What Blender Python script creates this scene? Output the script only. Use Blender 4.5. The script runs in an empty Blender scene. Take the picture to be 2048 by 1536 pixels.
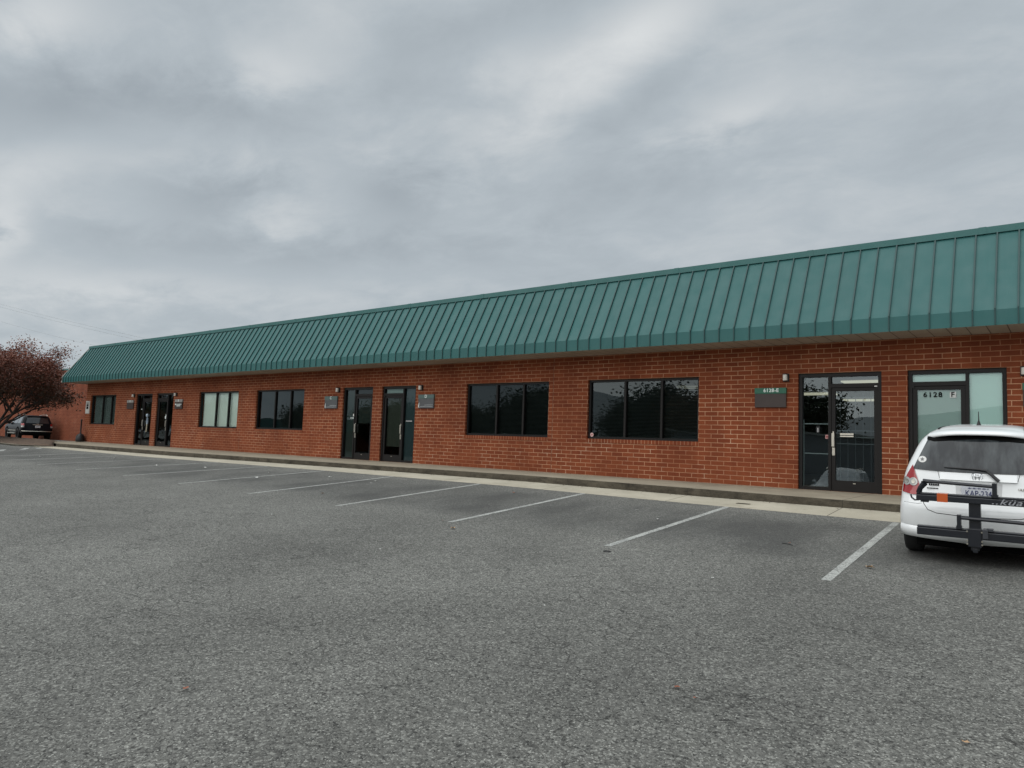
import bpy, bmesh, math, random
from mathutils import Vector, Matrix
random.seed(7)
R = math.radians
scene = bpy.context.scene

# ------------------------------------------------------------------ camera
cam_d = bpy.data.cameras.new("camera"); cam = bpy.data.objects.new("camera", cam_d)
scene.collection.objects.link(cam); scene.camera = cam
cam_d.sensor_width = 36.0; cam_d.lens = 1425.07 / 2048 * 36.0
cam_d.clip_start = 0.1; cam_d.clip_end = 3000
Fv = Vector((-0.620415, 0.780017, 0.081594)); Rv = Vector((0.783944, 0.619806, 0.035677)); Uv = Vector((0.022743, -0.086099, 0.996027))
cam.matrix_world = Matrix(((Rv.x, Uv.x, -Fv.x, 0.0), (Rv.y, Uv.y, -Fv.y, -15.602), (Rv.z, Uv.z, -Fv.z, 0.9203), (0, 0, 0, 1)))

# ------------------------------------------------------------------ world / sky
SUN_EL, SUN_AZ = R(50), R(196)      # azimuth measured from +Y towards +X
world = bpy.data.worlds.new("World"); scene.world = world; world.use_nodes = True
nt = world.node_tree; nt.nodes.clear()
def N(t, **k):
    n = nt.nodes.new(t)
    for a, b in k.items(): setattr(n, a, b)
    return n
def M_(op, a, b=None, c=None):
    n = nt.nodes.new('ShaderNodeMath'); n.operation = op
    for i, v in enumerate((a, b, c)):
        if v is None: continue
        if isinstance(v, (int, float)): n.inputs[i].default_value = v
        else: nt.links.new(v, n.inputs[i])
    return n.outputs[0]
L = nt.links.new
tc = N('ShaderNodeTexCoord'); sx = N('ShaderNodeSeparateXYZ'); L(tc.outputs['Generated'], sx.inputs[0])
az = M_('MULTIPLY', M_('ARCTAN2', sx.outputs[0], sx.outputs[1]), 57.2958)
el = M_('MULTIPLY', M_('ARCSINE', sx.outputs[2]), 57.2958)
# cloud layer coordinates: direction projected on a flat deck
zc = M_('ADD', M_('MAXIMUM', sx.outputs[2], 0.0), 0.22)
cv = N('ShaderNodeCombineXYZ'); L(M_('DIVIDE', sx.outputs[0], zc), cv.inputs[0]); L(M_('DIVIDE', sx.outputs[1], zc), cv.inputs[1])
mp = N('ShaderNodeMapping'); mp.inputs['Rotation'].default_value = (0, 0, R(-38)); mp.inputs['Scale'].default_value = (0.9, 1.2, 1); L(cv.outputs[0], mp.inputs[0])
n1 = N('ShaderNodeTexNoise'); n1.inputs['Scale'].default_value = 1.6; n1.inputs['Detail'].default_value = 5; n1.inputs['Roughness'].default_value = 0.5; n1.inputs['Distortion'].default_value = 0.35
L(mp.outputs[0], n1.inputs['Vector'])
n2 = N('ShaderNodeTexNoise'); n2.inputs['Scale'].default_value = 4.2; n2.inputs['Detail'].default_value = 10; n2.inputs['Roughness'].default_value = 0.63; n2.inputs['Distortion'].default_value = 0.3
L(mp.outputs[0], n2.inputs['Vector'])
nz = M_('ADD', M_('MULTIPLY', M_('SUBTRACT', n1.outputs[0], 0.5), 1.7), M_('MULTIPLY', M_('SUBTRACT', n2.outputs[0], 0.5), 1.5))
w1 = M_('MULTIPLY', M_('SUBTRACT', n1.outputs[0], 0.5), 14.0)   # wobble so the masses are ragged
w2 = M_('MULTIPLY', M_('SUBTRACT', n2.outputs[0], 0.5), 7.0)
azw = M_('ADD', az, M_('ADD', w1, w2)); elw = M_('ADD', el, M_('ADD', M_('MULTIPLY', w2, 0.8), M_('MULTIPLY', w1, 0.22)))
CLOUDS = [(-75.0, 25.42, 3.24, 1.71, 17.32, 0.55), (-74.61, 12.77, 1.36, 1.92, -24.87, 0.6), (-33.35, 27.8, 6.4, 2.3, 30.61, 0.55), (-29.3, 31.04, 4.64, 1.37, 12.51, 0.35), (-22.03, 24.78, 4.32, 1.01, 12.88, 0.4), (-58.02, 26.34, 5.04, 1.31, 13.02, 0.45), (-55.93, 17.78, 3.45, 2.2, 6.68, 0.3), (-69.06, 9.87, 8.53, 0.96, 7.25, 0.25), (-73.46, 17.35, 4.61, 1.38, 23.29, 0.3), (-40.47, 29.08, 2.51, 1.35, 1.94, 0.2), (-67.48, 21.97, 9.17, 1.92, 15.93, -0.45), (-47.4, 19.22, 4.48, 1.87, 3.98, -0.5), (-61.38, 17.37, 3.99, 1.59, 8.32, -0.5), (-55.69, 13.92, 15.87, 1.5, 4.26, -0.3), (-23.89, 20.16, 14.77, 2.58, -0.61, -0.2), (-43.5, 30.88, 10.42, 1.37, 20.78, -0.25), (-5.03, 25.91, 5.63, 4.54, -13.75, -0.15), (-73.62, 22.59, 3.61, 1.8, 15.4, -0.3), (-29.98, 26.08, 5.55, 1.32, 28.51, -0.25)]
acc = M_('MULTIPLY', nz, 0.62)
for a0, e0, ra, rb, rot, s in CLOUDS:
    c_, s_ = math.cos(R(rot)), math.sin(R(rot))
    da = M_('SUBTRACT', azw, a0); de = M_('SUBTRACT', elw, e0)
    p = M_('DIVIDE', M_('ADD', M_('MULTIPLY', da, c_), M_('MULTIPLY', de, s_)), ra * 1.15)
    q = M_('DIVIDE', M_('SUBTRACT', M_('MULTIPLY', de, c_), M_('MULTIPLY', da, s_)), rb * 1.15)
    g = M_('EXPONENT', M_('MULTIPLY', M_('ADD', M_('MULTIPLY', p, p), M_('MULTIPLY', q, q)), -0.8))
    acc = M_('MULTIPLY_ADD', g, s, acc)
cr = N('ShaderNodeValToRGB'); L(M_('MULTIPLY_ADD', acc, 0.54, 0.46), cr.inputs[0])
e = cr.color_ramp.elements
e[0].position = 0.0; e[0].color = (0.305, 0.348, 0.385, 1)
e[1].position = 1.0; e[1].color = (0.83, 0.85, 0.85, 1)
m1 = cr.color_ramp.elements.new(0.42); m1.color = (0.470, 0.522, 0.560, 1)
m2 = cr.color_ramp.elements.new(0.7); m2.color = (0.64, 0.672, 0.69, 1)
# overcast sky: brightest towards the zenith, darker to the horizon
up = N('ShaderNodeMapRange'); up.interpolation_type = 'SMOOTHSTEP'
up.inputs['From Min'].default_value = 33; up.inputs['From Max'].default_value = 80; up.inputs['To Min'].default_value = 1.0; up.inputs['To Max'].default_value = 2.4
L(el, up.inputs[0])
vm = N('ShaderNodeVectorMath'); vm.operation = 'SCALE'; L(cr.outputs[0], vm.inputs[0]); L(up.outputs[0], vm.inputs['Scale'])
sky = N('ShaderNodeTexSky'); sky.sky_type = 'NISHITA'; sky.sun_disc = False; sky.sun_elevation = SUN_EL; sky.sun_rotation = SUN_AZ
bs = N('ShaderNodeBackground'); L(sky.outputs[0], bs.inputs[0]); bs.inputs[1].default_value = 0.06
bc = N('ShaderNodeBackground'); L(vm.outputs[0], bc.inputs[0]); bc.inputs[1].default_value = 1.0
mx = N('ShaderNodeMixShader'); mx.inputs[0].default_value = 0.93; L(bs.outputs[0], mx.inputs[1]); L(bc.outputs[0], mx.inputs[2])
wo = N('ShaderNodeOutputWorld'); L(mx.outputs[0], wo.inputs[0])

sd = bpy.data.lights.new("sun", 'SUN'); sd.energy = 2.1; sd.angle = R(95); sd.color = (1.0, 0.97, 0.93)
so = bpy.data.objects.new("sun", sd); scene.collection.objects.link(so)
sdir = Vector((math.sin(SUN_AZ) * math.cos(SUN_EL), math.cos(SUN_AZ) * math.cos(SUN_EL), math.sin(SUN_EL)))
so.rotation_euler = sdir.to_track_quat('Z', 'Y').to_euler()
scene.view_settings.view_transform = 'Standard'; scene.view_settings.look = 'None'
scene.view_settings.exposure = 0.0; scene.view_settings.gamma = 1.0

# ------------------------------------------------------------------ materials
def mat(name, col=(0.5, 0.5, 0.5), rough=0.6, metal=0.0, coat=0.0, emit=None, es=1.0, spec=None):
    m = bpy.data.materials.new(name); m.use_nodes = True; b = m.node_tree.nodes['Principled BSDF']
    b.inputs['Base Color'].default_value = (*col, 1); b.inputs['Roughness'].default_value = rough; b.inputs['Metallic'].default_value = metal
    b.inputs['Coat Weight'].default_value = coat; b.inputs['Coat Roughness'].default_value = 0.05
    if spec is not None: b.inputs['Specular IOR Level'].default_value = spec
    if emit: b.inputs['Emission Color'].default_value = (*emit, 1); b.inputs['Emission Strength'].default_value = es
    return m
class NT:
    def __init__(s, m): s.t = m.node_tree; s.b = s.t.nodes['Principled BSDF']
    def n(s, ty, ins=None, **k):
        o = s.t.nodes.new(ty)
        for a, b in k.items(): setattr(o, a, b)
        for a, b in (ins or {}).items():
            if isinstance(b, bpy.types.NodeSocket): s.t.links.new(b, o.inputs[a])
            else: o.inputs[a].default_value = b
        return o
    def l(s, a, b): s.t.links.new(a, s.b.inputs[b])
    def m(s, op, a, b=0.0, c=0.0): return s.n('ShaderNodeMath', {0: a, 1: b, 2: c}, operation=op).outputs[0]
    def mix(s, f, a, b, bt='MIX'):
        o = s.n('ShaderNodeMix', data_type='RGBA', blend_type=bt)
        for i, v in ((0, f), (6, a), (7, b)):
            if isinstance(v, bpy.types.NodeSocket): s.t.links.new(v, o.inputs[i])
            else: o.inputs[i].default_value = v if i == 0 or len(v) == 4 else (*v, 1)
        return o.outputs[2]
    def noise(s, vec, sc, det=3, ro=0.5, dist=0.0):
        return s.n('ShaderNodeTexNoise', {'Vector': vec, 'Scale': sc, 'Detail': det, 'Roughness': ro, 'Distortion': dist}).outputs[0]
    def ramp(s, f, a, b, lo=0.0, hi=1.0): return s.n('ShaderNodeMapRange', {0: f, 1: a, 2: b, 3: lo, 4: hi}).outputs[0]
    def bump(s, h, st, d=0.01, nrm=None):
        o = s.n('ShaderNodeBump', {'Height': h, 'Strength': st, 'Distance': d}); s.l(o.outputs[0], 'Normal'); return o
def speckle(m, amt=0.15, sc=20, bump=0.0, dirt=None):
    t = NT(m); co = t.n('ShaderNodeTexCoord').outputs['Object']
    base = tuple(t.b.inputs['Base Color'].default_value)
    f = t.noise(co, sc, 4, 0.6); f2 = t.noise(co, sc * 0.13, 3, 0.5)
    k = t.ramp(t.m('ADD', t.m('MULTIPLY', f, 0.5), t.m('MULTIPLY', f2, 0.5)), 0.3, 0.7)
    lo = tuple(c * (1 - amt) for c in base[:3]); hi = tuple(min(1, c * (1 + amt)) for c in base[:3])
    c = t.mix(k, lo, hi)
    if dirt: c = t.mix(t.ramp(t.noise(co, dirt[1], 5, 0.65), 0.5, 0.72), c, dirt[0])
    t.l(c, 'Base Color')
    if bump: t.bump(f, bump, 0.004)
    return m

def brick_mat(name, bw, rh, ms, z0, c1, c2, cm, vert=False):
    m = mat(name, rough=0.85, spec=0.25); t = NT(m)
    co = t.n('ShaderNodeTexCoord').outputs['Object']; s = t.n('ShaderNodeSeparateXYZ', {0: co})
    x = t.m('ADD', s.outputs[0], s.outputs[1]); z = t.m('SUBTRACT', s.outputs[2], z0)
    # tiny wander of the courses
    wob = t.m('MULTIPLY', t.m('SUBTRACT', t.noise(co, 1.3, 2), 0.5), 0.010)
    wob2 = t.m('MULTIPLY', t.m('SUBTRACT', t.noise(co, 9.0, 2), 0.5), 0.012)
    v = t.n('ShaderNodeCombineXYZ', {0: t.m('ADD', x, wob2), 1: t.m('ADD', z, wob)}).outputs[0]
    b = t.n('ShaderNodeTexBrick', {'Vector': v, 'Color1': (*c1, 1), 'Color2': (*c2, 1), 'Mortar': (*cm, 1), 'Scale': 1.0, 'Mortar Size': ms, 'Mortar Smooth': 0.15, 'Bias': 0.0, 'Brick Width': bw, 'Row Height': rh}, offset=0.0 if vert else 0.5)
    big = t.m('MULTIPLY', t.ramp(t.noise(co, 0.45, 5, 0.6), 0.3, 0.7, 0.80, 1.18), t.ramp(t.noise(t.n('ShaderNodeMapping', {0: co, 3: (3.0, 3.0, 0.35)}).outputs[0], 1.1, 4, 0.6), 0.3, 0.7, 0.88, 1.08))
    fine = t.ramp(t.noise(co, 60, 3, 0.7), 0.25, 0.75, 0.80, 1.18)
    c = t.mix(1.0, b.outputs[0], t.n('ShaderNodeCombineXYZ', {0: t.m('MULTIPLY', big, fine), 1: t.m('MULTIPLY', big, fine), 2: t.m('MULTIPLY', big, fine)}).outputs[0], 'MULTIPLY')
    # clay-coloured smear over the lower courses, mortar rubbed thin in patches
    low = t.m('MULTIPLY', t.ramp(s.outputs[2], 0.95, 0.15, 0, 1), t.ramp(t.noise(co, 2.2, 5, 0.6), 0.35, 0.7))
    c = t.mix(t.m('MULTIPLY', low, 0.38), c, (c2[0] * 1.15, c2[1] * 1.3, c2[2] * 1.3))
    chalk = t.m('MULTIPLY', t.ramp(t.noise(co, 7, 5, 0.7), 0.63, 0.8), t.ramp(s.outputs[2], 0.5, 0.12, 0.05, 0.5))
    c = t.mix(chalk, c, cm)
    salt = t.m('MULTIPLY', t.m('MULTIPLY', b.outputs[1], t.ramp(t.noise(co, 1.7, 5, 0.7), 0.52, 0.66)), t.ramp(s.outputs[2], 2.4, 1.2))
    c = t.mix(t.m('MULTIPLY', salt, 0.55), c, (0.72, 0.55, 0.40))
    mute = t.m('MULTIPLY', b.outputs[1], t.ramp(t.noise(co, 0.9, 4, 0.6), 0.42, 0.6, 0.55, 0.0))
    c = t.mix(mute, c, (c2[0] * 1.1, c2[1] * 1.2, c2[2] * 1.2))
    t.l(c, 'Base Color')
    h = t.m('ADD', t.m('MULTIPLY', b.outputs[1], -1.0), t.m('MULTIPLY', t.noise(co, 40, 3), 0.25))
    t.bump(h, 0.6, 0.006)
    return m
CW, ROW = 0.3048, 0.1016
BR1, BR2, MOR = (0.180, 0.042, 0.017), (0.240, 0.062, 0.024), (0.47, 0.25, 0.145)
M = {}
M['brick'] = brick_mat('brick_wall_face', CW, ROW, 0.0078, 0.16, BR1, BR2, MOR)
M['rowlock'] = brick_mat('brick_sill_face', 0.0937, 0.5, 0.0062, 0.90, BR1, BR2, MOR, vert=True)
M['brick_far'] = brick_mat('brick_wing_face', CW, ROW, 0.0062, -0.1, (0.165, 0.041, 0.018), (0.215, 0.056, 0.025), (0.34, 0.15, 0.085))

def metal_roof(name, col, rough):
    m = mat(name, col, rough, 0.0); t = NT(m); t.b.inputs['IOR'].default_value = 1.5; co = t.n('ShaderNodeTexCoord').outputs['Object']
    s = t.n('ShaderNodeSeparateXYZ', {0: co})
    pan = t.n('ShaderNodeTexWhiteNoise', {'W': t.m('FLOOR', t.m('DIVIDE', t.m('ADD', s.outputs[0], 4.017), 0.3283))}, noise_dimensions='1D').outputs[0]
    k = t.m('ADD', t.m('MULTIPLY', pan, 0.35), t.m('MULTIPLY', t.noise(co, 0.9, 4, 0.6), 0.65))
    st = t.n('ShaderNodeMapping', {0: co, 3: (14, 1.0, 0.9)}).outputs[0]
    streak = t.ramp(t.noise(st, 1.5, 4, 0.6), 0.45, 0.8, 0, 0.25)
    c = t.mix(k, tuple(x * 0.86 for x in col), tuple(min(1, x * 1.12) for x in col))
    c = t.mix(streak, c, (col[0] * 1.7, col[1] * 1.25, col[2] * 1.25))
    t.l(c, 'Base Color'); t.l(t.ramp(t.noise(co, 3, 3), 0.3, 0.7, rough - 0.06, rough + 0.08), 'Roughness')
    t.bump(t.noise(t.n('ShaderNodeMapping', {0: co, 3: (1.2, 1, 0.8)}).outputs[0], 2.0, 2), 0.25, 0.02)
    return m
M['green'] = metal_roof('green_metal', (0.016, 0.104, 0.100), 0.55)
M['green_seam_shade'] = mat('dark_green_seam_shade', (0.010, 0.048, 0.047), 0.5)  # shade on the seam ribs is painted in as a darker green
M['green_trim'] = metal_roof('green_metal_cap', (0.030, 0.130, 0.122), 0.5)
M['trim_pale'] = mat('pale_edge_trim', (0.45, 0.46, 0.42), 0.6)

def soffit_mat():
    m = mat('beige_soffit_panels', (0.36, 0.31, 0.25), 0.6); t = NT(m); co = t.n('ShaderNodeTexCoord').outputs['Object']
    s = t.n('ShaderNodeSeparateXYZ', {0: co}); fr = t.m('FRACT', t.m('DIVIDE', s.outputs[0], 0.30))
    line = t.ramp(t.m('ABSOLUTE', t.m('SUBTRACT', fr, 0.5)), 0.46, 0.49)
    c = t.mix(t.ramp(t.noise(co, 1.5, 4), 0.3, 0.7), (0.31, 0.265, 0.21), (0.40, 0.35, 0.285))
    t.l(t.mix(line, c, (0.06, 0.045, 0.03)), 'Base Color'); t.bump(t.m('MULTIPLY', line, -1), 0.5, 0.006); return m
M['soffit'] = soffit_mat()

def glass(name, tint, refl=1.0, rough=0.0):
    m = bpy.data.materials.new(name); m.use_nodes = True; t = m.node_tree; t.nodes.clear()
    o = t.nodes.new('ShaderNodeOutputMaterial'); mi = t.nodes.new('ShaderNodeMixShader'); tr = t.nodes.new('ShaderNodeBsdfTransparent')
    gl = t.nodes.new('ShaderNodeBsdfGlossy'); fr = t.nodes.new('ShaderNodeFresnel'); mu = t.nodes.new('ShaderNodeMath')
    tr.inputs[0].default_value = (*tint, 1); gl.inputs['Roughness'].default_value = rough; fr.inputs[0].default_value = 1.5
    gl.inputs['Color'].default_value = (0.86, 0.97, 1.0, 1)
    # slight waviness of float glass
    no = t.nodes.new('ShaderNodeTexNoise'); no.inputs['Scale'].default_value = 1.1; no.inputs['Detail'].default_value = 1
    tcx = t.nodes.new('ShaderNodeTexCoord'); t.links.new(tcx.outputs['Object'], no.inputs['Vector'])
    bu = t.nodes.new('ShaderNodeBump'); bu.inputs['Strength'].default_value = 0.25; bu.inputs['Distance'].default_value = 0.01
    t.links.new(no.outputs[0], bu.inputs['Height']); t.links.new(bu.outputs[0], gl.inputs['Normal'])
    mu.operation = 'MULTIPLY'; mu.use_clamp = True; mu.inputs[1].default_value = refl; t.links.new(fr.outputs[0], mu.inputs[0])
    t.links.new(mu.outputs[0], mi.inputs[0]); t.links.new(tr.outputs[0], mi.inputs[1]); t.links.new(gl.outputs[0], mi.inputs[2]); t.links.new(mi.outputs[0], o.inputs[0])
    return m
M['glass_dark'] = glass('dark_window_glass', (0.22, 0.25, 0.25), 1.25)
M['glass_mid'] = glass('tinted_window_glass', (0.55, 0.62, 0.60), 1.3)
M['glass_clear'] = glass('clear_window_glass', (0.85, 0.95, 0.92), 1.6)
M['glass_sheer'] = glass('sheer_window_glass', (0.92, 0.98, 0.95), 1.0)
M['glass_door'] = glass('door_glass', (0.62, 0.68, 0.66), 2.3)
M['glass_car'] = glass('car_window_glass', (0.30, 0.33, 0.34), 1.6)
M['frame'] = mat('dark_bronze_frame', (0.0075, 0.006, 0.0055), 0.5, 0.0, spec=.3)
M['chrome'] = mat('brushed_metal', (0.62, 0.58, 0.50), 0.3, 1.0)
M['white'] = mat('white_plastic', (0.75, 0.75, 0.72), 0.5)
M['black'] = mat('black_plastic', (0.012, 0.012, 0.013), 0.45)
M['matte_black'] = mat('dull_black', (0.006, 0.006, 0.006), 0.9, spec=0.1)
M['blind_pale'] = mat('pale_green_blind', (0.84, 0.88, 0.82), 0.7)
M['blind_grey'] = mat('grey_blind', (0.62, 0.66, 0.65), 0.7)
M['blind_dim'] = mat('dusky_blind', (0.34, 0.36, 0.34), 0.7)
M['interior'] = mat('interior_paint', (0.10, 0.10, 0.095), 0.9)
M['lamp_on'] = mat('lit_ceiling_panel', (0.8, 0.8, 0.7), 0.5, emit=(1.0, 0.93, 0.72), es=0.55)
M['sign_brown'] = speckle(mat('brown_sign_panel', (0.040, 0.026, 0.022), 0.45), 0.2, 8)
M['sign_green'] = speckle(mat('green_sign_band', (0.014, 0.115, 0.066), 0.45), 0.15, 8)
M['sign_slate'] = speckle(mat('slate_sign_panel', (0.075, 0.078, 0.082), 0.35, spec=0.7), 0.2, 8)
M['sign_teal'] = speckle(mat('faded_green_sign_band', (0.085, 0.135, 0.125), 0.4), 0.2, 8)
M['sign_grey'] = speckle(mat('faded_grey_sign_band', (0.26, 0.25, 0.235), 0.5), 0.2, 8)
M['opal'] = mat('opal_lamp_glass', (0.74, 0.72, 0.66), 0.35)
M['text_white'] = mat('white_lettering', (0.80, 0.86, 0.84), 0.5)
M['text_dim'] = mat('grey_lettering', (0.30, 0.31, 0.32), 0.5)

def asphalt_mat():
    m = mat('worn_asphalt', rough=0.88, spec=0.35); t = NT(m); co = t.n('ShaderNodeTexCoord').outputs['Object']
    s = t.n('ShaderNodeSeparateXYZ', {0: co})
    agg = t.n('ShaderNodeTexVoronoi', {'Vector': co, 'Scale': 120.0, 'Randomness': 1.0}, feature='F1')
    stone = t.n('ShaderNodeSeparateColor', {0: agg.outputs['Color']}).outputs[0]
    fine = t.noise(co, 130, 3, 0.7); mid = t.noise(co, 22, 4, 0.65); big = t.noise(co, 0.55, 5, 0.6); big2 = t.noise(co, 0.13, 3, 0.55)
    rough_ = t.noise(co, 30, 8, 0.85)
    peb = t.n('ShaderNodeSeparateColor', {0: t.n('ShaderNodeTexVoronoi', {'Vector': co, 'Scale': 64.0}, feature='F1').outputs['Color']}).outputs[0]
    peb2 = t.n('ShaderNodeSeparateColor', {0: t.n('ShaderNodeTexVoronoi', {'Vector': t.n('ShaderNodeMapping', {0: co, 1: (3.1, 1.7, 0)}).outputs[0], 'Scale': 21.0}, feature='F1').outputs['Color']}).outputs[0]
    k = t.m('ADD', t.m('ADD', t.m('MULTIPLY', peb, 0.30), t.m('MULTIPLY', peb2, 0.12)), t.m('ADD', t.m('MULTIPLY', t.ramp(fine, 0.35, 0.65), 0.2), t.m('MULTIPLY', t.ramp(rough_, 0.40, 0.60), 0.38)))
    c = t.mix(k, (0.019, 0.0192, 0.0178), (0.212, 0.210, 0.190))
    c = t.mix(t.ramp(peb, 0.86, 0.93, 0, 0.55), c, (0.32, 0.32, 0.29)); c = t.mix(t.ramp(peb, 0.14, 0.07, 0, 0.6), c, (0.022, 0.022, 0.021))
    c = t.mix(t.ramp(stone, 0.72, 1.0, 0, 0.75), c, (0.24, 0.242, 0.222))
    c = t.mix(t.ramp(stone, 0.955, 0.98, 0, 0.7), c, (0.42, 0.42, 0.38))
    bb = t.m('MULTIPLY', t.ramp(big, 0.3, 0.7, 0.82, 1.16), t.ramp(big2, 0.3, 0.7, 0.90, 1.10))
    c = t.mix(1.0, c, t.n('ShaderNodeCombineXYZ', {0: bb, 1: bb, 2: bb}).outputs[0], 'MULTIPLY')
    # old oil drips inside the stalls
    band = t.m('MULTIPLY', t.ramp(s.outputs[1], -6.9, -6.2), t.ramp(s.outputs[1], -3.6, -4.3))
    oil = t.m('MULTIPLY', band, t.ramp(t.noise(t.n('ShaderNodeMapping', {0: co, 3: (1.0, 0.55, 1)}).outputs[0], 0.85, 4, 0.6), 0.45, 0.64, 0, 0.5))
    c = t.mix(oil, c, (0.036, 0.036, 0.035))
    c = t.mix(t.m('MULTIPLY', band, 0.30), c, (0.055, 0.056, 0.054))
    # net of cracks, stretched along the lot
    wv = t.n('ShaderNodeMix', data_type='RGBA', blend_type='LINEAR_LIGHT'); t.t.links.new(co, wv.inputs[6])
    nc = t.n('ShaderNodeTexNoise', {'Vector': co, 'Scale': 3.2, 'Detail': 7, 'Roughness': 0.65}); t.t.links.new(nc.outputs[1], wv.inputs[7]); wv.inputs[0].default_value = 0.16
    mpv = t.n('ShaderNodeMapping', {0: wv.outputs[2], 2: (0, 0, R(8)), 3: (0.75, 1.7, 1)}).outputs[0]
    d1 = t.n('ShaderNodeTexVoronoi', {'Vector': mpv, 'Scale': 1.9}, feature='DISTANCE_TO_EDGE').outputs['Distance']
    d2 = t.n('ShaderNodeTexVoronoi', {'Vector': mpv, 'Scale': 6.5}, feature='DISTANCE_TO_EDGE').outputs['Distance']
    ck1 = t.m('MULTIPLY', t.ramp(d1, 0.010, 0.002), t.ramp(t.noise(co, 1.4, 4), 0.45, 0.54))
    ck2 = t.m('MULTIPLY', t.ramp(d2, 0.020, 0.005), t.ramp(t.noise(co, 1.9, 5, .65), 0.44, 0.56, 0, 0.7))
    where = t.ramp(s.outputs[1], -6.4, -9.0, 0.12, 1.0)
    ck = t.m('MULTIPLY', t.m('MAXIMUM', ck1, ck2), where)
    c = t.mix(t.m('MULTIPLY', ck, 0.72), c, (0.013, 0.013, 0.012))
    t.l(c, 'Base Color')
    h = t.m('SUBTRACT', t.m('ADD', t.m('MULTIPLY', agg.outputs['Distance'], -0.9), t.m('MULTIPLY', mid, 0.5)), t.m('MULTIPLY', ck, 1.6))
    t.bump(h, 0.55, 0.006)
    return m
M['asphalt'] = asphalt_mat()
def conc(name, a, b, stain, sc=3.0, joint=None, sa=(0.55, 0.75)):
    m = mat(name, rough=0.9, spec=0.2); t = NT(m); co = t.n('ShaderNodeTexCoord').outputs['Object']; s = t.n('ShaderNodeSeparateXYZ', {0: co})
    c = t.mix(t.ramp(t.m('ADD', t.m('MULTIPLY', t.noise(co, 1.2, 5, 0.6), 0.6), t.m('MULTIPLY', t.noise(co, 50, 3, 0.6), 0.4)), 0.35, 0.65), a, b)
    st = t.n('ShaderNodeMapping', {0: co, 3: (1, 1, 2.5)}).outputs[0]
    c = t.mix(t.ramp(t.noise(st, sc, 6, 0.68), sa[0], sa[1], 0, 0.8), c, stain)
    if joint:
        fr = t.m('FRACT', t.m('DIVIDE', t.m('ADD', s.outputs[0], joint[1]), joint[0]))
        ln = t.ramp(t.m('ABSOLUTE', t.m('SUBTRACT', fr, 0.5)), 0.5 - 0.011 / joint[0], 0.5 - 0.004 / joint[0])
        c = t.mix(t.m('MULTIPLY', ln, 0.85), c, (0.035, 0.030, 0.022))
    t.l(c, 'Base Color'); t.bump(t.noise(co, 35, 4, 0.7), 0.3, 0.006); return m
M['walk'] = conc('concrete_walk', (0.235, 0.205, 0.155), (0.335, 0.295, 0.225), (0.14, 0.11, 0.075), 2.2, (2.85, 0.35))
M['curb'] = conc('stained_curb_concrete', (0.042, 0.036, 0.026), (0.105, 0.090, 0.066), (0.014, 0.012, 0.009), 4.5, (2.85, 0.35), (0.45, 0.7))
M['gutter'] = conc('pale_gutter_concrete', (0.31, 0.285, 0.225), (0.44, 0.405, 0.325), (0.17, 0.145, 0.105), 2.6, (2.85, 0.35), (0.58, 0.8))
def paint_mat():
    m = mat('worn_line_paint', rough=0.8); t = NT(m); co = t.n('ShaderNodeTexCoord').outputs['Object']
    wear = t.ramp(t.m('ADD', t.m('MULTIPLY', t.noise(co, 45, 5, 0.75), 0.78), t.m('MULTIPLY', t.noise(co, 3, 3, 0.6), 0.22)), 0.46, 0.60)
    # transverse hairline cracks through the paint
    cr = t.n('ShaderNodeTexVoronoi', {'Vector': t.n('ShaderNodeMapping', {0: co, 3: (0.6, 2.6, 1)}).outputs[0], 'Scale': 9.0}, feature='DISTANCE_TO_EDGE').outputs['Distance']
    wear = t.m('MAXIMUM', wear, t.ramp(cr, 0.05, 0.02, 0, 0.8))
    t.l(t.mix(wear, (0.46, 0.47, 0.44), (0.115, 0.116, 0.108)), 'Base Color'); t.bump(t.noise(co, 90, 3), 0.5, 0.005); return m
M['paint'] = paint_mat()
M['mulch'] = speckle(mat('brown_mulch', (0.085, 0.056, 0.038), 0.95), 0.6, 30, 0.9, dirt=((0.17, 0.115, 0.07), 9))

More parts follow.
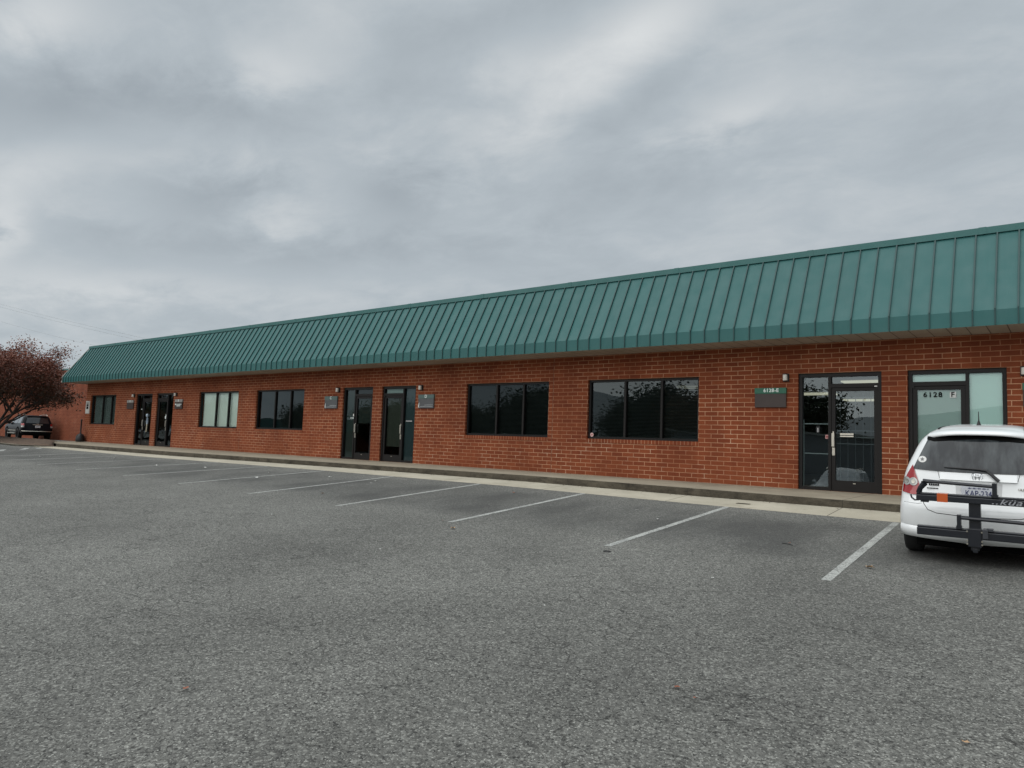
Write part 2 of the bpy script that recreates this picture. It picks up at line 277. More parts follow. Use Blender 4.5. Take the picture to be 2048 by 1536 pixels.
# ------------------------------------------------------------------ mesh helpers
col = scene.collection
def setp(o, label=None, cat=None, group=None, kind=None):
    if label: o['label'] = label
    if cat: o['category'] = cat
    if group: o['group'] = group
    if kind: o['kind'] = kind
    return o
def empty(name, loc=(0, 0, 0), rot=(0, 0, 0), **k):
    o = bpy.data.objects.new(name, None); col.objects.link(o); o.location = loc; o.rotation_euler = rot; o.empty_display_size = 0.2
    return setp(o, **k)
class MB:
    def __init__(s): s.v = []; s.f = []; s.mi = []; s.cur = 0
    def quad(s, a, b, c, d): n = len(s.v); s.v += [a, b, c, d]; s.f.append((n, n + 1, n + 2, n + 3)); s.mi.append(s.cur); return s
    def poly(s, pts): n = len(s.v); s.v += list(pts); s.f.append(tuple(range(n, n + len(pts)))); s.mi.append(s.cur); return s
    def box(s, x0, x1, y0, y1, z0, z1, mtx=None):
        p = [Vector((x, y, z)) for z in (z0, z1) for y in (y0, y1) for x in (x0, x1)]
        if mtx: p = [mtx @ q for q in p]
        n = len(s.v); s.v += [tuple(q) for q in p]
        for f in ((0, 2, 3, 1), (4, 5, 7, 6), (0, 1, 5, 4), (2, 6, 7, 3), (0, 4, 6, 2), (1, 3, 7, 5)): s.f.append(tuple(n + i for i in f)); s.mi.append(s.cur)
        return s
    def prism(s, pts, y0, y1):      # outline in x,z extruded along y
        n = len(s.v); k = len(pts)
        s.v += [(x, y0, z) for x, z in pts] + [(x, y1, z) for x, z in pts]
        s.f.append(tuple(range(n, n + k))); s.f.append(tuple(reversed(range(n + k, n + 2 * k)))); s.mi += [s.cur] * 2
        for i in range(k): j = (i + 1) % k; s.f.append((n + i, n + k + i, n + k + j, n + j)); s.mi.append(s.cur)
        return s
    def tube(s, pts, rad, seg=8, cap=True):
        pts = [Vector(p) for p in pts]; rr = rad if isinstance(rad, (list, tuple)) else [rad] * len(pts); rings = []
        for i, p in enumerate(pts):
            d = (pts[min(i + 1, len(pts) - 1)] - pts[max(i - 1, 0)]).normalized()
            a = d.cross(Vector((0, 0, 1)));
            if a.length < 1e-3: a = d.cross(Vector((1, 0, 0)))
            a.normalize(); b = d.cross(a); n = len(s.v); rings.append(n)
            for k in range(seg): t = 2 * math.pi * k / seg; s.v.append(tuple(p + (a * math.cos(t) + b * math.sin(t)) * rr[i]))
        for i in range(len(pts) - 1):
            for k in range(seg): j = (k + 1) % seg; s.f.append((rings[i] + k, rings[i] + j, rings[i + 1] + j, rings[i + 1] + k)); s.mi.append(s.cur)
        if cap:
            s.f.append(tuple(rings[0] + k for k in reversed(range(seg)))); s.f.append(tuple(rings[-1] + k for k in range(seg))); s.mi += [s.cur] * 2
        return s
    def lathe(s, prof, c=(0, 0, 0), seg=24, axis='Z'):
        rings = []
        for r, h in prof:
            rings.append(len(s.v))
            for k in range(seg):
                t = 2 * math.pi * k / seg; x, y = r * math.cos(t), r * math.sin(t)
                p = (x, y, h) if axis == 'Z' else ((h, x, y) if axis == 'X' else (x, h, y))
                s.v.append((c[0] + p[0], c[1] + p[1], c[2] + p[2]))
        for i in range(len(prof) - 1):
            for k in range(seg): j = (k + 1) % seg; s.f.append((rings[i] + k, rings[i] + j, rings[i + 1] + j, rings[i + 1] + k)); s.mi.append(s.cur)
        return s
    def build(s, name, mats, parent=None, smooth=False, bevel=0.0, recalc=True, **k):
        me = bpy.data.meshes.new(name); me.from_pydata([tuple(v) for v in s.v], [], s.f)
        for m in (mats if isinstance(mats, (list, tuple)) else [mats]): me.materials.append(m)
        for p, i in zip(me.polygons, s.mi): p.material_index = i
        bm = bmesh.new(); bm.from_mesh(me)
        if smooth: bmesh.ops.remove_doubles(bm, verts=bm.verts, dist=1e-5)
        if recalc: bmesh.ops.recalc_face_normals(bm, faces=bm.faces)
        bm.to_mesh(me); bm.free()
        if smooth: me.polygons.foreach_set('use_smooth', [True] * len(me.polygons))
        o = bpy.data.objects.new(name, me); col.objects.link(o)
        if parent: o.parent = parent
        if bevel:
            b = o.modifiers.new('bevel', 'BEVEL'); b.width = bevel; b.segments = 2; b.limit_method = 'ANGLE'; b.angle_limit = R(40)
        return setp(o, **k)
def text(name, s, size, m, parent=None, loc=(0, 0, 0), depth=0.004, bold=0.0, spacing=1.0, shear=0.0, rot=(R(90), 0, 0), sx=1.0):
    c = bpy.data.curves.new(name, 'FONT'); c.body = s; c.size = size; c.extrude = depth / 2; c.bevel_depth = bold * .8; c.bevel_resolution = 0; c.align_x = 'CENTER'; c.align_y = 'CENTER'; c.space_character = spacing; c.shear = shear
    o = bpy.data.objects.new(name, c); col.objects.link(o)
    dg = bpy.context.evaluated_depsgraph_get(); me = bpy.data.meshes.new_from_object(o.evaluated_get(dg)); bpy.data.objects.remove(o)
    me.materials.clear(); me.materials.append(m); o = bpy.data.objects.new(name, me); col.objects.link(o)
    o.parent = parent; o.location = loc; o.rotation_euler = rot; o.scale = (sx, 1, 1)
    return o
def lerp(a, b, t): return a + (b - a) * t
def interp(x, xs, ys):
    if x <= xs[0]: return ys[0]
    for i in range(len(xs) - 1):
        if x <= xs[i + 1]: return lerp(ys[i], ys[i + 1], (x - xs[i]) / (xs[i + 1] - xs[i]))
    return ys[-1]

# ------------------------------------------------------------------ ground
XS = [-39, -27, -16.4, -9.9, -5.8, -2.4]
ZP = [-.08, -.09, -.039, -.04, -.072, -.086]      # lot height along the gutter edge
ZT = [.098, .108, .142, .169, .149, .128]         # curb top
ZB = [-.058, -.044, .014, .027, .002, .0]         # curb foot
YIN, YC, G = -3.2633, -2.3318, 0.0763
def lotz(x, y): return interp(x, XS, ZP) + G * (min(0.0, max(y, -22.0) - YIN))
b = MB(); gx = [-900, -300, -120, -60] + XS + [5, 40, 200, 900]; gy = [-900, -300, -60, -22, YIN, 60, 300, 900]
for i in range(len(gx) - 1):
    for j in range(len(gy) - 1):
        b.quad(*[(x, y, lotz(x, y)) for x, y in ((gx[i], gy[j]), (gx[i + 1], gy[j]), (gx[i + 1], gy[j + 1]), (gx[i], gy[j + 1]))])
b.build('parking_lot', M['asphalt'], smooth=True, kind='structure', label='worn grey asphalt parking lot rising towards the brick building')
wx = [-38.2, -36, -33, -30, -27, -23.5, -20, -16.4, -13, -9.9, -5.8, -2.4, 3, 14]
gut, cur, wal = MB(), MB(), MB()
for i in range(len(wx) - 1):
    x0, x1 = wx[i], wx[i + 1]; f = lambda X, A: interp(X, XS, A)
    gut.quad((x0, YIN, f(x0, ZP) + .005), (x1, YIN, f(x1, ZP) + .005), (x1, YC, f(x1, ZB)), (x0, YC, f(x0, ZB)))
    gut.quad((x0, YIN, f(x0, ZP) + .005), (x1, YIN, f(x1, ZP) + .005), (x1, YIN - .001, f(x1, ZP) - .1), (x0, YIN - .001, f(x0, ZP) - .1))
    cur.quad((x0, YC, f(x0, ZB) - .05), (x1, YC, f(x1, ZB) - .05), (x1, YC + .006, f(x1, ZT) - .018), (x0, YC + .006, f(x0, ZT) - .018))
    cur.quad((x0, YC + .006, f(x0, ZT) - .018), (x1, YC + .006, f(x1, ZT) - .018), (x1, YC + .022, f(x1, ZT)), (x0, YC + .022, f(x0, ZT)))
    wal.quad((x0, YC + .022, f(x0, ZT)), (x1, YC + .022, f(x1, ZT)), (x1, .02, .16), (x0, .02, .16))
wal.quad((-42.0, YC + .6, .09), (-38.2, YC + .022, .098), (-38.2, .02, .16), (-42.0, .02, .16))
wal.quad((-42.0, YC + .6, .09), (-42.0, .02, .16), (-42.0, .02, -.2), (-42.0, YC + .6, -.2))
wal.quad((-42.0, .02, .16), (-41.26, .02, .16), (-41.26, 1.5, .10), (-42.0, 1.5, .10))
gut.build('gutter', M['gutter'], smooth=True, kind='structure', label='pale concrete gutter strip along the foot of the curb')
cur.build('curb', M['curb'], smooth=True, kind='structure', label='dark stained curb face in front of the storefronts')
wal.build('sidewalk', M['walk'], smooth=True, kind='structure', label='tan concrete sidewalk running along the brick wall')

# parking lines (each a painted strip lying on the lot)
def strip(name, p, q, w, label, m='paint', lift=0.004, grp='parking stall lines'):
    d = Vector((q[0] - p[0], q[1] - p[1])); n = Vector((-d.y, d.x)).normalized() * w / 2; b = MB(); K = 8
    for i in range(K):
        a = [(p[0] + d.x * t, p[1] + d.y * t) for t in (i / K, (i + 1) / K)]
        pts = [(a[0][0] - n.x, a[0][1] - n.y), (a[1][0] - n.x, a[1][1] - n.y), (a[1][0] + n.x, a[1][1] + n.y), (a[0][0] + n.x, a[0][1] + n.y)]
        b.quad(*[(x, y, lotz(x, y) + lift) for x, y in pts])
    o = b.build(name, M[m], smooth=True, kind='structure', label=label, group=grp); return o
SL = [((-2.193, -3.318), (-2.112, -7.517)), ((-4.861, -3.286), (-4.858, -7.37)), ((-7.837, -3.28), (-7.758, -7.287)), ((-10.608, -3.28), (-10.594, -7.303)), ((-13.499, -3.28), (-13.556, -7.249)), ((-16.25, -3.3), (-16.71, -7.137)), ((-19.0, -3.3), (-20.014, -6.983)), ((-21.838, -3.3), (-23.363, -6.901)), ((-25.079, -3.3), (-26.769, -6.796)), ((-27.96, -3.4), (-29.9, -6.82)), ((-30.8, -3.4), (-33.0, -6.8)), ((0.66, -3.3), (0.72, -7.55))]
near = ['wide worn stall line beside the white hatchback', 'stall line in front of the wide window by the door marked E', 'stall line below the gap between the two dark wide windows', 'stall line below the window right of door D', 'stall line ending below doors C and D', 'stall line left of door C', 'stall line below the clear reflecting window', 'stall line below the window with pale blinds', 'faint stall line right of door B', 'faint stall line in front of doors A and B', 'faintest far stall line near the ash post', 'stall line on the far side of the white hatchback']
for (p, q), lb in zip(SL, near): strip('parking_line', p, q, 0.10, lb)
for p, q, lb in (((-36.0, -5.2), (-37.1, -4.75), 'leftmost short bar by the mulch bed'), ((-36.1, -4.35), (-37.4, -3.75), 'middle short bar by the mulch bed'), ((-36.3, -3.68), (-36.9, -3.42), 'shortest bar at the end of the gutter')): strip('parking_line', p, q, 0.22, lb, grp='short bars painted by the mulch bed')

# mulch bed at the end of the walk
b = MB(); outl = [(-38.2, -2.42), (-38.3, -2.9), (-39.9, -3.35), (-43.2, -3.15), (-52, -3.3), (-70, -3.6), (-70, .1), (-42.1, .1), (-42.02, -1.7)]
cx, cy = -48, -1.6; K = 7; rings = []
dense = []
for i in range(len(outl)):
    a, c = outl[i], outl[(i + 1) % len(outl)]; n = max(2, int(math.dist(a, c) / 0.7)); dense += [(lerp(a[0], c[0], t / n), lerp(a[1], c[1], t / n)) for t in range(n)]
for k in range(K + 1):
    s_ = 1 - (k / K) ** 1.3; row = []
    for (x, y) in dense:
        cxx = max(-68, min(-40.5, x)); X = cxx + (x - cxx) * s_; Y = cy + (y - cy) * s_
        row.append((X, Y, -.09 + (.05 if k == 0 else .10) + .20 * (1 - s_) + (random.uniform(-.02, .03) if 0 < k else 0)))
    rings.append(row)
for k in range(K):
    for i in range(len(dense)):
        j = (i + 1) % len(dense); b.quad(rings[k][i], rings[k][j], rings[k + 1][j], rings[k + 1][i])
b.build('mulch_bed', M['mulch'], smooth=True, kind='structure', label='low brown mulch bed at the left end of the sidewalk')
b = MB()
for k in range(-1, len(outl)-5):
    pass
ed = [(-38.28, -2.93), (-39.9, -3.40), (-43.2, -3.20), (-52, -3.35), (-70, -3.65)]
for a, c in zip(ed[:-1], ed[1:]):
    d = Vector((c[0] - a[0], c[1] - a[1])).normalized(); n = Vector((d.y, -d.x)) * -.14
    za, zc_ = -.02, -.02
    b.quad((a[0], a[1], -.12), (c[0], c[1], -.12), (c[0], c[1], zc_), (a[0], a[1], za)); b.quad((a[0], a[1], za), (c[0], c[1], zc_), (c[0] + n.x, c[1] + n.y, zc_), (a[0] + n.x, a[1] + n.y, za))
b.build('bed_curb', M['gutter'], kind='structure', label='low concrete edging along the mulch bed')

# ------------------------------------------------------------------ main building
Z0, HEAD, WSILL = 0.16, 2.598, 1.087
bld = empty('brick_building', (-14, 0, 0), label='long single storey red brick building with green standing seam mansard roof', cat='building')
def kid(o): o.location = (14, 0, 0) if o.parent == bld else o.location; return o
OP = [(-40.677, -37.682, 'w'), (-35.452, -33.820, 'd'), (-33.375, -31.793, 'd'), (-29.536, -26.459, 'w'), (-25.162, -22.057, 'w'), (-19.840, -18.286, 'd'), (-17.831, -16.251, 'd'), (-14.115, -11.131, 'w'), (-9.896, -6.864, 'w'), (-4.635, -3.029, 'd'), (-2.571, -0.979, 'd'), (1.9, 4.9, 'w'), (6.5, 9.5, 'w')]
BX0, BX1 = -41.26, 14.0
b = MB(); RV = 0.12
xs = sorted({BX0, BX1} | {v for o in OP for v in o[:2]}); zs = [-.3, Z0, WSILL, HEAD, 3.35]
for i in range(len(xs) - 1):
    for j in range(4):
        cxm = (xs[i] + xs[i + 1]) / 2; o = next((o for o in OP if o[0] < cxm < o[1]), None)
        if o and ((o[2] == 'w' and j == 2) or (o[2] == 'd' and j in (1, 2))): continue
        b.quad((xs[i], 0, zs[j]), (xs[i + 1], 0, zs[j]), (xs[i + 1], 0, zs[j + 1]), (xs[i], 0, zs[j + 1]))
for x0, x1, k in OP:
    zb = WSILL if k == 'w' else Z0
    for x in (x0, x1): b.quad((x, 0, zb), (x, RV + .12, zb), (x, RV + .12, HEAD), (x, 0, HEAD))
    b.quad((x0, 0, HEAD), (x1, 0, HEAD), (x1, RV + .12, HEAD), (x0, RV + .12, HEAD))
    b.quad((x0, 0, zb), (x1, 0, zb), (x1, RV + .12, zb), (x0, RV + .12, zb))
b.quad((BX0, 0, -.3), (BX0, 12, -.3), (BX0, 12, 5.0), (BX0, 0, 3.35)); b.quad((BX1, 0, -.3), (BX1, 12, -.3), (BX1, 12, 5.0), (BX1, 0, 3.35)); b.quad((BX0, 12, -.3), (BX1, 12, -.3), (BX1, 12, 5.0), (BX0, 12, 5.0))
kid(b.build('wall', M['brick'], bld))
for x in (-26.2, -10.99): kid(MB().box(x - .006, x + .006, -.002, .01, Z0, 3.22).build('control_joint', mat('joint_sealant', (0.16, 0.07, 0.04), .8), bld))
# interior shell
b = MB(); b.cur = 0
b.quad((BX0 + .1, .26, .155), (BX1 - .1, .26, .155), (BX1 - .1, 11.5, .155), (BX0 + .1, 11.5, .155))
b.quad((BX0 + .1, .26, 2.76), (BX1 - .1, .26, 2.76), (BX1 - .1, 11.5, 2.76), (BX0 + .1, 11.5, 2.76))
b.quad((BX0 + .1, 11.5, .155), (BX1 - .1, 11.5, .155), (BX1 - .1, 11.5, 2.76), (BX0 + .1, 11.5, 2.76))
for x in (BX0 + .1, -33.6, -25.75, -18.06, -10.99, -2.8, 5.7, BX1 - .1): b.box(x - .05, x + .05, .26, 11.5, .155, 2.76)
for i in range(len(xs) - 1):       # inner skin of the front wall
    cxm = (xs[i] + xs[i + 1]) / 2; o = next((o for o in OP if o[0] < cxm < o[1]), None)
    if not o: b.quad((xs[i], .26, .155), (xs[i + 1], .26, .155), (xs[i + 1], .26, 2.76), (xs[i], .26, 2.76))
    elif o[2] == 'w': b.quad((xs[i], .26, .155), (xs[i + 1], .26, .155), (xs[i + 1], .26, WSILL - .03), (xs[i], .26, WSILL - .03))
    b.quad((xs[i], .26, HEAD), (xs[i + 1], .26, HEAD), (xs[i + 1], .26, 2.76), (xs[i], .26, 2.76))
kid(b.build('interior', M['interior'], bld))
for x, y in ((-6.3, 7.2), (-5.5, 10.1), (-4.0, 3.65), (-8.6, 4.0), (-9.0, 8.0)):
    o = MB().box(x - .6, x + .6, y - .3, y + .3, 2.71, 2.745).build('ceiling_light', M['lamp_on'], bld); kid(o)

# roof -------------------------------------------------------------
CX0, CX1 = -41.93, 14.6; YB, ZBt, ZK, YT, ZTp = -0.9955, 3.223, 3.4954, -0.1376, 5.083; TX0 = -41.0
b = MB()
b.quad((CX0, YB, ZBt), (CX1, YB, ZBt), (CX1, YB, ZK), (CX0, YB, ZK))
b.quad((CX0, YB, ZK), (CX1, YB, ZK), (CX1, YT, ZTp), (TX0, YT, ZTp))
b.quad((CX0, YB, ZBt), (CX0, 12, ZBt), (CX0, 12, ZK), (CX0, YB, ZK)); b.quad((CX0, YB, ZK), (CX0, 12, ZK), (TX0, 12, ZTp), (TX0, YT, ZTp))
b.quad((CX1, YB, ZBt), (CX1, 12, ZBt), (CX1, 12, ZTp), (CX1, YT, ZTp))
b.quad((TX0, YT, ZTp), (CX1, YT, ZTp), (CX1, 12.2, ZTp), (TX0, 12.2, ZTp))
sl = Vector((0, YT - YB, ZTp - ZK)); nrm = Vector((0, -sl.z, sl.y)).normalized()
i = -116
while True:
    x = -4.017 + i * .3283; i += 1
    if x < CX0 + .05: continue
    if x > CX1: break
    w, h = .011, .034
    t0 = 0 if x > TX0 else None
    top = 1.0 if x >= TX0 else max(0.02, (x - CX0) / (TX0 - CX0))
    A = Vector((x, YB, ZK)); B_ = A + sl * top
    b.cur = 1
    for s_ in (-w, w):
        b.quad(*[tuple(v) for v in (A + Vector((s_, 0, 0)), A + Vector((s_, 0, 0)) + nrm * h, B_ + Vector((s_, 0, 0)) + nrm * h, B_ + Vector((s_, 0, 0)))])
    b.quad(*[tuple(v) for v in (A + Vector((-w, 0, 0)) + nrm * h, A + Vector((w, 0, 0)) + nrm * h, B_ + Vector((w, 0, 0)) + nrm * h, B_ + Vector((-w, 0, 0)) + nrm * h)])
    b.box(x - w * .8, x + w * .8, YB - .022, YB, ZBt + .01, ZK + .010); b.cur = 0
y = 0.2
while y < 11.5:
    b.box(CX0 - .028, CX0, y - .011, y + .011, ZBt + .01, ZK); y += .3283
roof = kid(b.build('roof', [M['green'], M['green_seam_shade']], bld, label='green standing seam mansard roof with darker vertical fascia'))
b = MB(); b.box(TX0 - .03, CX1 + .02, YT - .045, YT + .32, ZTp - .02, ZTp + .105); b.box(TX0 - .03, TX0 + .3, YT + .32, 12.2, ZTp - .02, ZTp + .105)
for x in [TX0 + 3.05 * k for k in range(1, 19)]: b.box(x, x + .12, YT - .050, YT + .33, ZTp - .022, ZTp + .110)
cap = b.build('cap_flashing', M['green_trim'], roof)
b = MB(); e1, e2 = Vector((CX0 - .02, YB - .02, ZK)), Vector((TX0 - .03, YT - .03, ZTp))
b.tube([e1 + Vector((0, 0, -.27)), e1, e2], .022, 6); b.build('edge_trim', M['trim_pale'], roof)
b = MB(); b.quad((CX0, YB + .004, ZBt + .004), (CX1, YB + .004, ZBt + .004), (CX1, 0, ZBt + .004), (CX0, 0, ZBt + .004)); b.quad((CX0 + .004, 0, ZBt + .004), (BX0, 0, ZBt + .004), (BX0, 12, ZBt + .004), (CX0 + .004, 12, ZBt + .004))
kid(b.build('soffit', M['soffit'], bld))

# windows ------------------------------------------------------------
def blinds(x0, x1, z0, z1, y, m, parent, tilt=55, pitch=.026):
    b = MB(); z = z1; c_, s_ = math.cos(R(tilt)) * .0125, math.sin(R(tilt)) * .0125
    while z > z0 + .01:
        b.quad((x0, y - c_, z - s_), (x1, y - c_, z - s_), (x1, y + c_, z + s_), (x0, y + c_, z + s_)); z -= pitch
    b.box(x0, x1, y - .02, y + .02, z1, z1 + .03); b.box(x0, x1, y - .012, y + .012, z0 - .01, z0 + .01)
    return b.build('blinds', m, parent)
WIN = [(-40.677, -37.682, 'glass_mid', 'blind_grey', (-39.36, -38.33), 'dim window with grey blinds nearest the left end'),
       (-29.536, -26.459, 'glass_sheer', 'blind_pale', (-28.26, -27.30), 'window with pale closed blinds'),
       (-25.162, -22.057, 'glass_dark', 'blind_dim', (-23.98, -22.98), 'dark window reflecting a far green roof'),
       (-14.115, -11.131, 'glass_dark', 'blind_dim', (-13.0, -12.04), 'dark three-pane window right of door D'),
       (-9.896, -6.864, 'glass_dark', 'blind_dim', (-8.84, -7.84), 'dark three-pane window with a round sticker in its corner'),
       (1.9, 4.9, 'glass_dark', 'blind_dim', (2.9, 3.9), None), (6.5, 9.5, 'glass_dark', 'blind_dim', (7.5, 8.5), None)]
FW = .055
def framebars(b, x0, x1, z0, z1, y0, y1, vs=(), fw=FW):
    b.box(x0, x0 + fw, y0, y1, z0, z1); b.box(x1 - fw, x1, y0, y1, z0, z1)
    b.box(x0 + fw, x1 - fw, y0, y1, z0, z0 + fw); b.box(x0 + fw, x1 - fw, y0, y1, z1 - fw, z1)
    for v in vs: b.box(v - fw / 2, v + fw / 2, y0 + .004, y1 - .004, z0 + fw, z1 - fw)
for x0, x1, g, bl, mu, lb in WIN:
    b = MB(); framebars(b, x0 + .003, x1 - .003, WSILL + .003, HEAD - .003, .065, .165, mu)
    w = kid(b.build('window', M['frame'], bld, label=lb))
    p = MB(); e_ = [x0] + list(mu) + [x1]
    for k in range(3): p.quad((e_[k] + .03, .12, WSILL + .05), (e_[k + 1] - .03, .12, WSILL + .05), (e_[k + 1] - .03, .12, HEAD - .05), (e_[k] + .03, .12, HEAD - .05))
    p.build('pane', M[g], w, recalc=False)
    if bl == 'blind_pale': blinds(x0 + .06, x1 - .06, WSILL + .07, HEAD - .06, .21, M[bl], w, 78, .022)
    elif bl == 'blind_grey': blinds(x0 + .06, x1 - .06, WSILL + .07, HEAD - .06, .21, M[bl], w, 62, .034)
    else: blinds(x0 + .06, x1 - .06, WSILL + .07, HEAD - .06, .21, M[bl], w, 55, .034)
    s_ = MB(); z1, z2 = WSILL - .094, WSILL + .001
    s_.prism([(x0 - .002, z1), (x1 + .002, z1), (x1 + .002, z2), (x0 - .002, z2)], -.016, .06)
    s_.build('sill', M['rowlock'], w)
    if 'sticker' in (lb or ''):
        st = MB(); st.lathe([(0.0001, -.001), (.052, -.001), (.052, .001), (0.0001, .001)], (-9.78, .062, 1.19), 24, 'Y')
        st.cur = 1; st.box(-9.805, -9.755, .057, .06, 1.182, 1.198)
        st.build('sticker', [mat('sticker_pink', (0.62, 0.40, 0.38), .5), mat('sticker_red', (0.35, 0.04, 0.03), .5)], w)

# doors ----------------------------------------------------------------
DOORS = [('A', -35.452, -33.820, 1), ('B', -33.375, -31.793, 2), ('C', -19.840, -18.286, 1), ('D', -17.831, -16.251, 2), ('E', -4.635, -3.029, 1), ('F', -2.571, -0.979, 2)]
H = HEAD - Z0
LABD = {'A': 'glazed door with a toy skeleton hanging behind it', 'B': 'glazed door with close security bars', 'C': 'dark glazed door marked by the sign C', 'D': 'glazed door with olive shade marked by the sign D', 'E': 'glazed door with security bars and a letter slot', 'F': 'frosted glazed door numbered at its top'}
M['shade_olive'] = mat('olive_shade', (0.13, 0.13, 0.105), .8); M['shade_frost'] = mat('frosted_film', (0.40, 0.47, 0.44), .5); M['shade_frost2'] = mat('pale_frosted_film', (0.66, 0.76, 0.72), .5)
for nm, x0, x1, ty in DOORS:
    W_ = x1 - x0
    X = (lambda t: x0 + t * W_) if ty == 1 else (lambda t: x1 - t * W_)     # t measured from the sidelight side
    zt = lambda t: HEAD - t * H
    def bx(b, t0, t1, y0, y1, a, c):
        p, q = sorted((X(t0), X(t1))); b.box(p, q, y0, y1, zt(c), zt(a))
    f = MB()
    bx(f, .004, .045, .05, .17, .001, 1); bx(f, .955, .996, .05, .17, .001, 1); bx(f, .045, .955, .05, .17, .001, .034)
    bx(f, .368, .402, .05, .17, .034, 1); bx(f, .402, .955, .05, .17, .094, .127); bx(f, .045, .368, .05, .17, .972, 1)
    fr = kid(f.build('door_frame', M['frame'], bld))
    gs = {'A': 'glass_dark', 'B': 'glass_dark', 'C': 'glass_mid', 'D': 'glass_mid', 'E': 'glass_door', 'F': 'glass_clear'}[nm]
    def pane(name, t0, t1, a, c, y, m, par):
        p = MB(); u, v = sorted((X(t0), X(t1))); p.quad((u, y, zt(c)), (v, y, zt(c)), (v, y, zt(a)), (u, y, zt(a))); return p.build(name, m, par, recalc=False)
    pane('sidelight', .04, .372, .03, .976, .11, M[gs], fr); pane('transom', .398, .96, .03, .098, .11, M[gs], fr)
    d = MB()
    bx(d, .405, .452, .07, .125, .130, .999); bx(d, .905, .952, .07, .125, .130, .999); bx(d, .452, .905, .07, .125, .130, .158); bx(d, .452, .905, .07, .125, .908, .999)
    dr = kid(d.build('door', M['frame'], bld, label=LABD[nm]))
    pane('glass', .448, .909, .154, .912, .10, M[gs], dr)
    h = MB(); bx(h, .41, .445, .025, .07, .515, .628); bx(h, .418, .437, .055, .072, .50, .515)
    h.build('handle', M['chrome'], dr, bevel=.006)
    h = MB(); bx(h, .414, .447, .060, .072, .635, .70); h.lathe([(0.0001, .0), (.016, .0), (.016, .012), (.0001, .012)], (X(.43), .048, zt(.655)), 16, 'Y'); h.build('lock', M['chrome'], dr)
    h = MB(); bx(h, .93, .958, .045, .055, .115, .145); h.build('hinge', M['frame'], dr)
    h = MB(); bx(h, .66, .69, .064, .071, .925, .932); h.build('maker_plate', M['chrome'], dr)
    if nm in 'EB':
        g = MB(); k = 5 if nm == 'E' else 6
        for i in range(k):
            t = lerp(.50, .86, i / (k - 1)); g.tube([(X(t), .15, zt(.912)), (X(t), .15, zt(.154))], .006, 6)
        for a in ((.21, .49, .545, .60) if nm == 'E' else (.5, .52)): g.box(*sorted((X(.45), X(.907))), .146, .154, zt(a) - .006, zt(a) + .006)
        g.build('security_bar', mat('bar_grey', (0.22, 0.24, 0.26), .4, .6), dr)
    if nm == 'E':
        g = MB()
        for a in (.435, .69): g.box(X(.04), X(.372), .125, .135, zt(a) - .010, zt(a) + .010)
        g.box(X(.048), X(.058), .125, .135, zt(.972), zt(.40)); g.build('sidelight_bar', mat('bar_pale', (0.45, 0.5, 0.52), .4, .5), fr)
        g = MB(); bx(g, .505, .665, .088, .098, .512, .527); bx(g, .505, .665, .088, .098, .533, .543); g.build('letter_slot', M['chrome'], dr)
        g = MB(); bx(g, .325, .366, .104, .108, .528, .562); g.cur = 1; bx(g, .333, .358, .101, .104, .538, .552); g.build('sticker', [mat('st_pink', (0.5, 0.26, 0.25), .5), mat('st_red', (0.25, 0.05, 0.05), .5)], fr)
        g = MB(); bx(g, .915, .945, .040, .05, .118, .126); g.build('closer_plate', M['white'], fr)
    if nm == 'D': pane('shade', .45, .907, .156, .80, .16, M['shade_olive'], dr)
    if nm == 'C': pane('film', .042, .37, .034, .972, .15, mat('grey_green_film', (.10, .125, .115), .6), fr); pane('film', .45, .907, .156, .50, .15, mat('dark_green_film', (.055, .07, .062), .6), dr)
    if nm == 'D': pane('film', .042, .37, .034, .972, .15, mat('blue_grey_film', (.12, .17, .19), .6), fr); pane('film', .4, .955, .034, .094, .15, M['shade_frost2'], fr)
    if nm == 'F':
        pane('film', .45, .907, .156, .91, .13, M['shade_frost'], dr); pane('film', .042, .37, .034, .972, .13, M['shade_frost2'], fr); pane('film', .4, .955, .034, .094, .13, M['shade_frost2'], fr)
        g = MB(); bx(g, .50, .565, .0945, .0985, .175, .222); g.build('number_backing', mat('pale_tape', (0.62, 0.64, 0.62), .6), dr)
        text('number', '6128', .13, M['matte_black'], dr, ((X(.60) + X(.72)) / 2 - .13, .090, zt(.198)), .002, .004, 1.3)
        text('number', 'F', .13, M['matte_black'], dr, (X(.535), .0915, zt(.198)), .002, .0035)
    if nm in 'AC':
        g = text('number', '6128', .085, M['text_white'], fr, (X(.27), .104, zt(.30 if nm == 'A' else .43)), .002, .002)
    if nm == 'D': g = MB(); bx(g, .14, .32, .104, .108, .452, .468); g.build('notice_strip', M['text_dim'], fr)
    if nm == 'C': g = MB(); bx(g, .35, .375, .040, .05, .37, .405); g.build('keypad', M['white'], fr)
    if nm == 'B': g = MB(); bx(g, .47, .51, .09, .098, .40, .45); bx(g, .49, .54, .0902, .0978, .43, .48); g.build('decal', M['text_white'], dr)
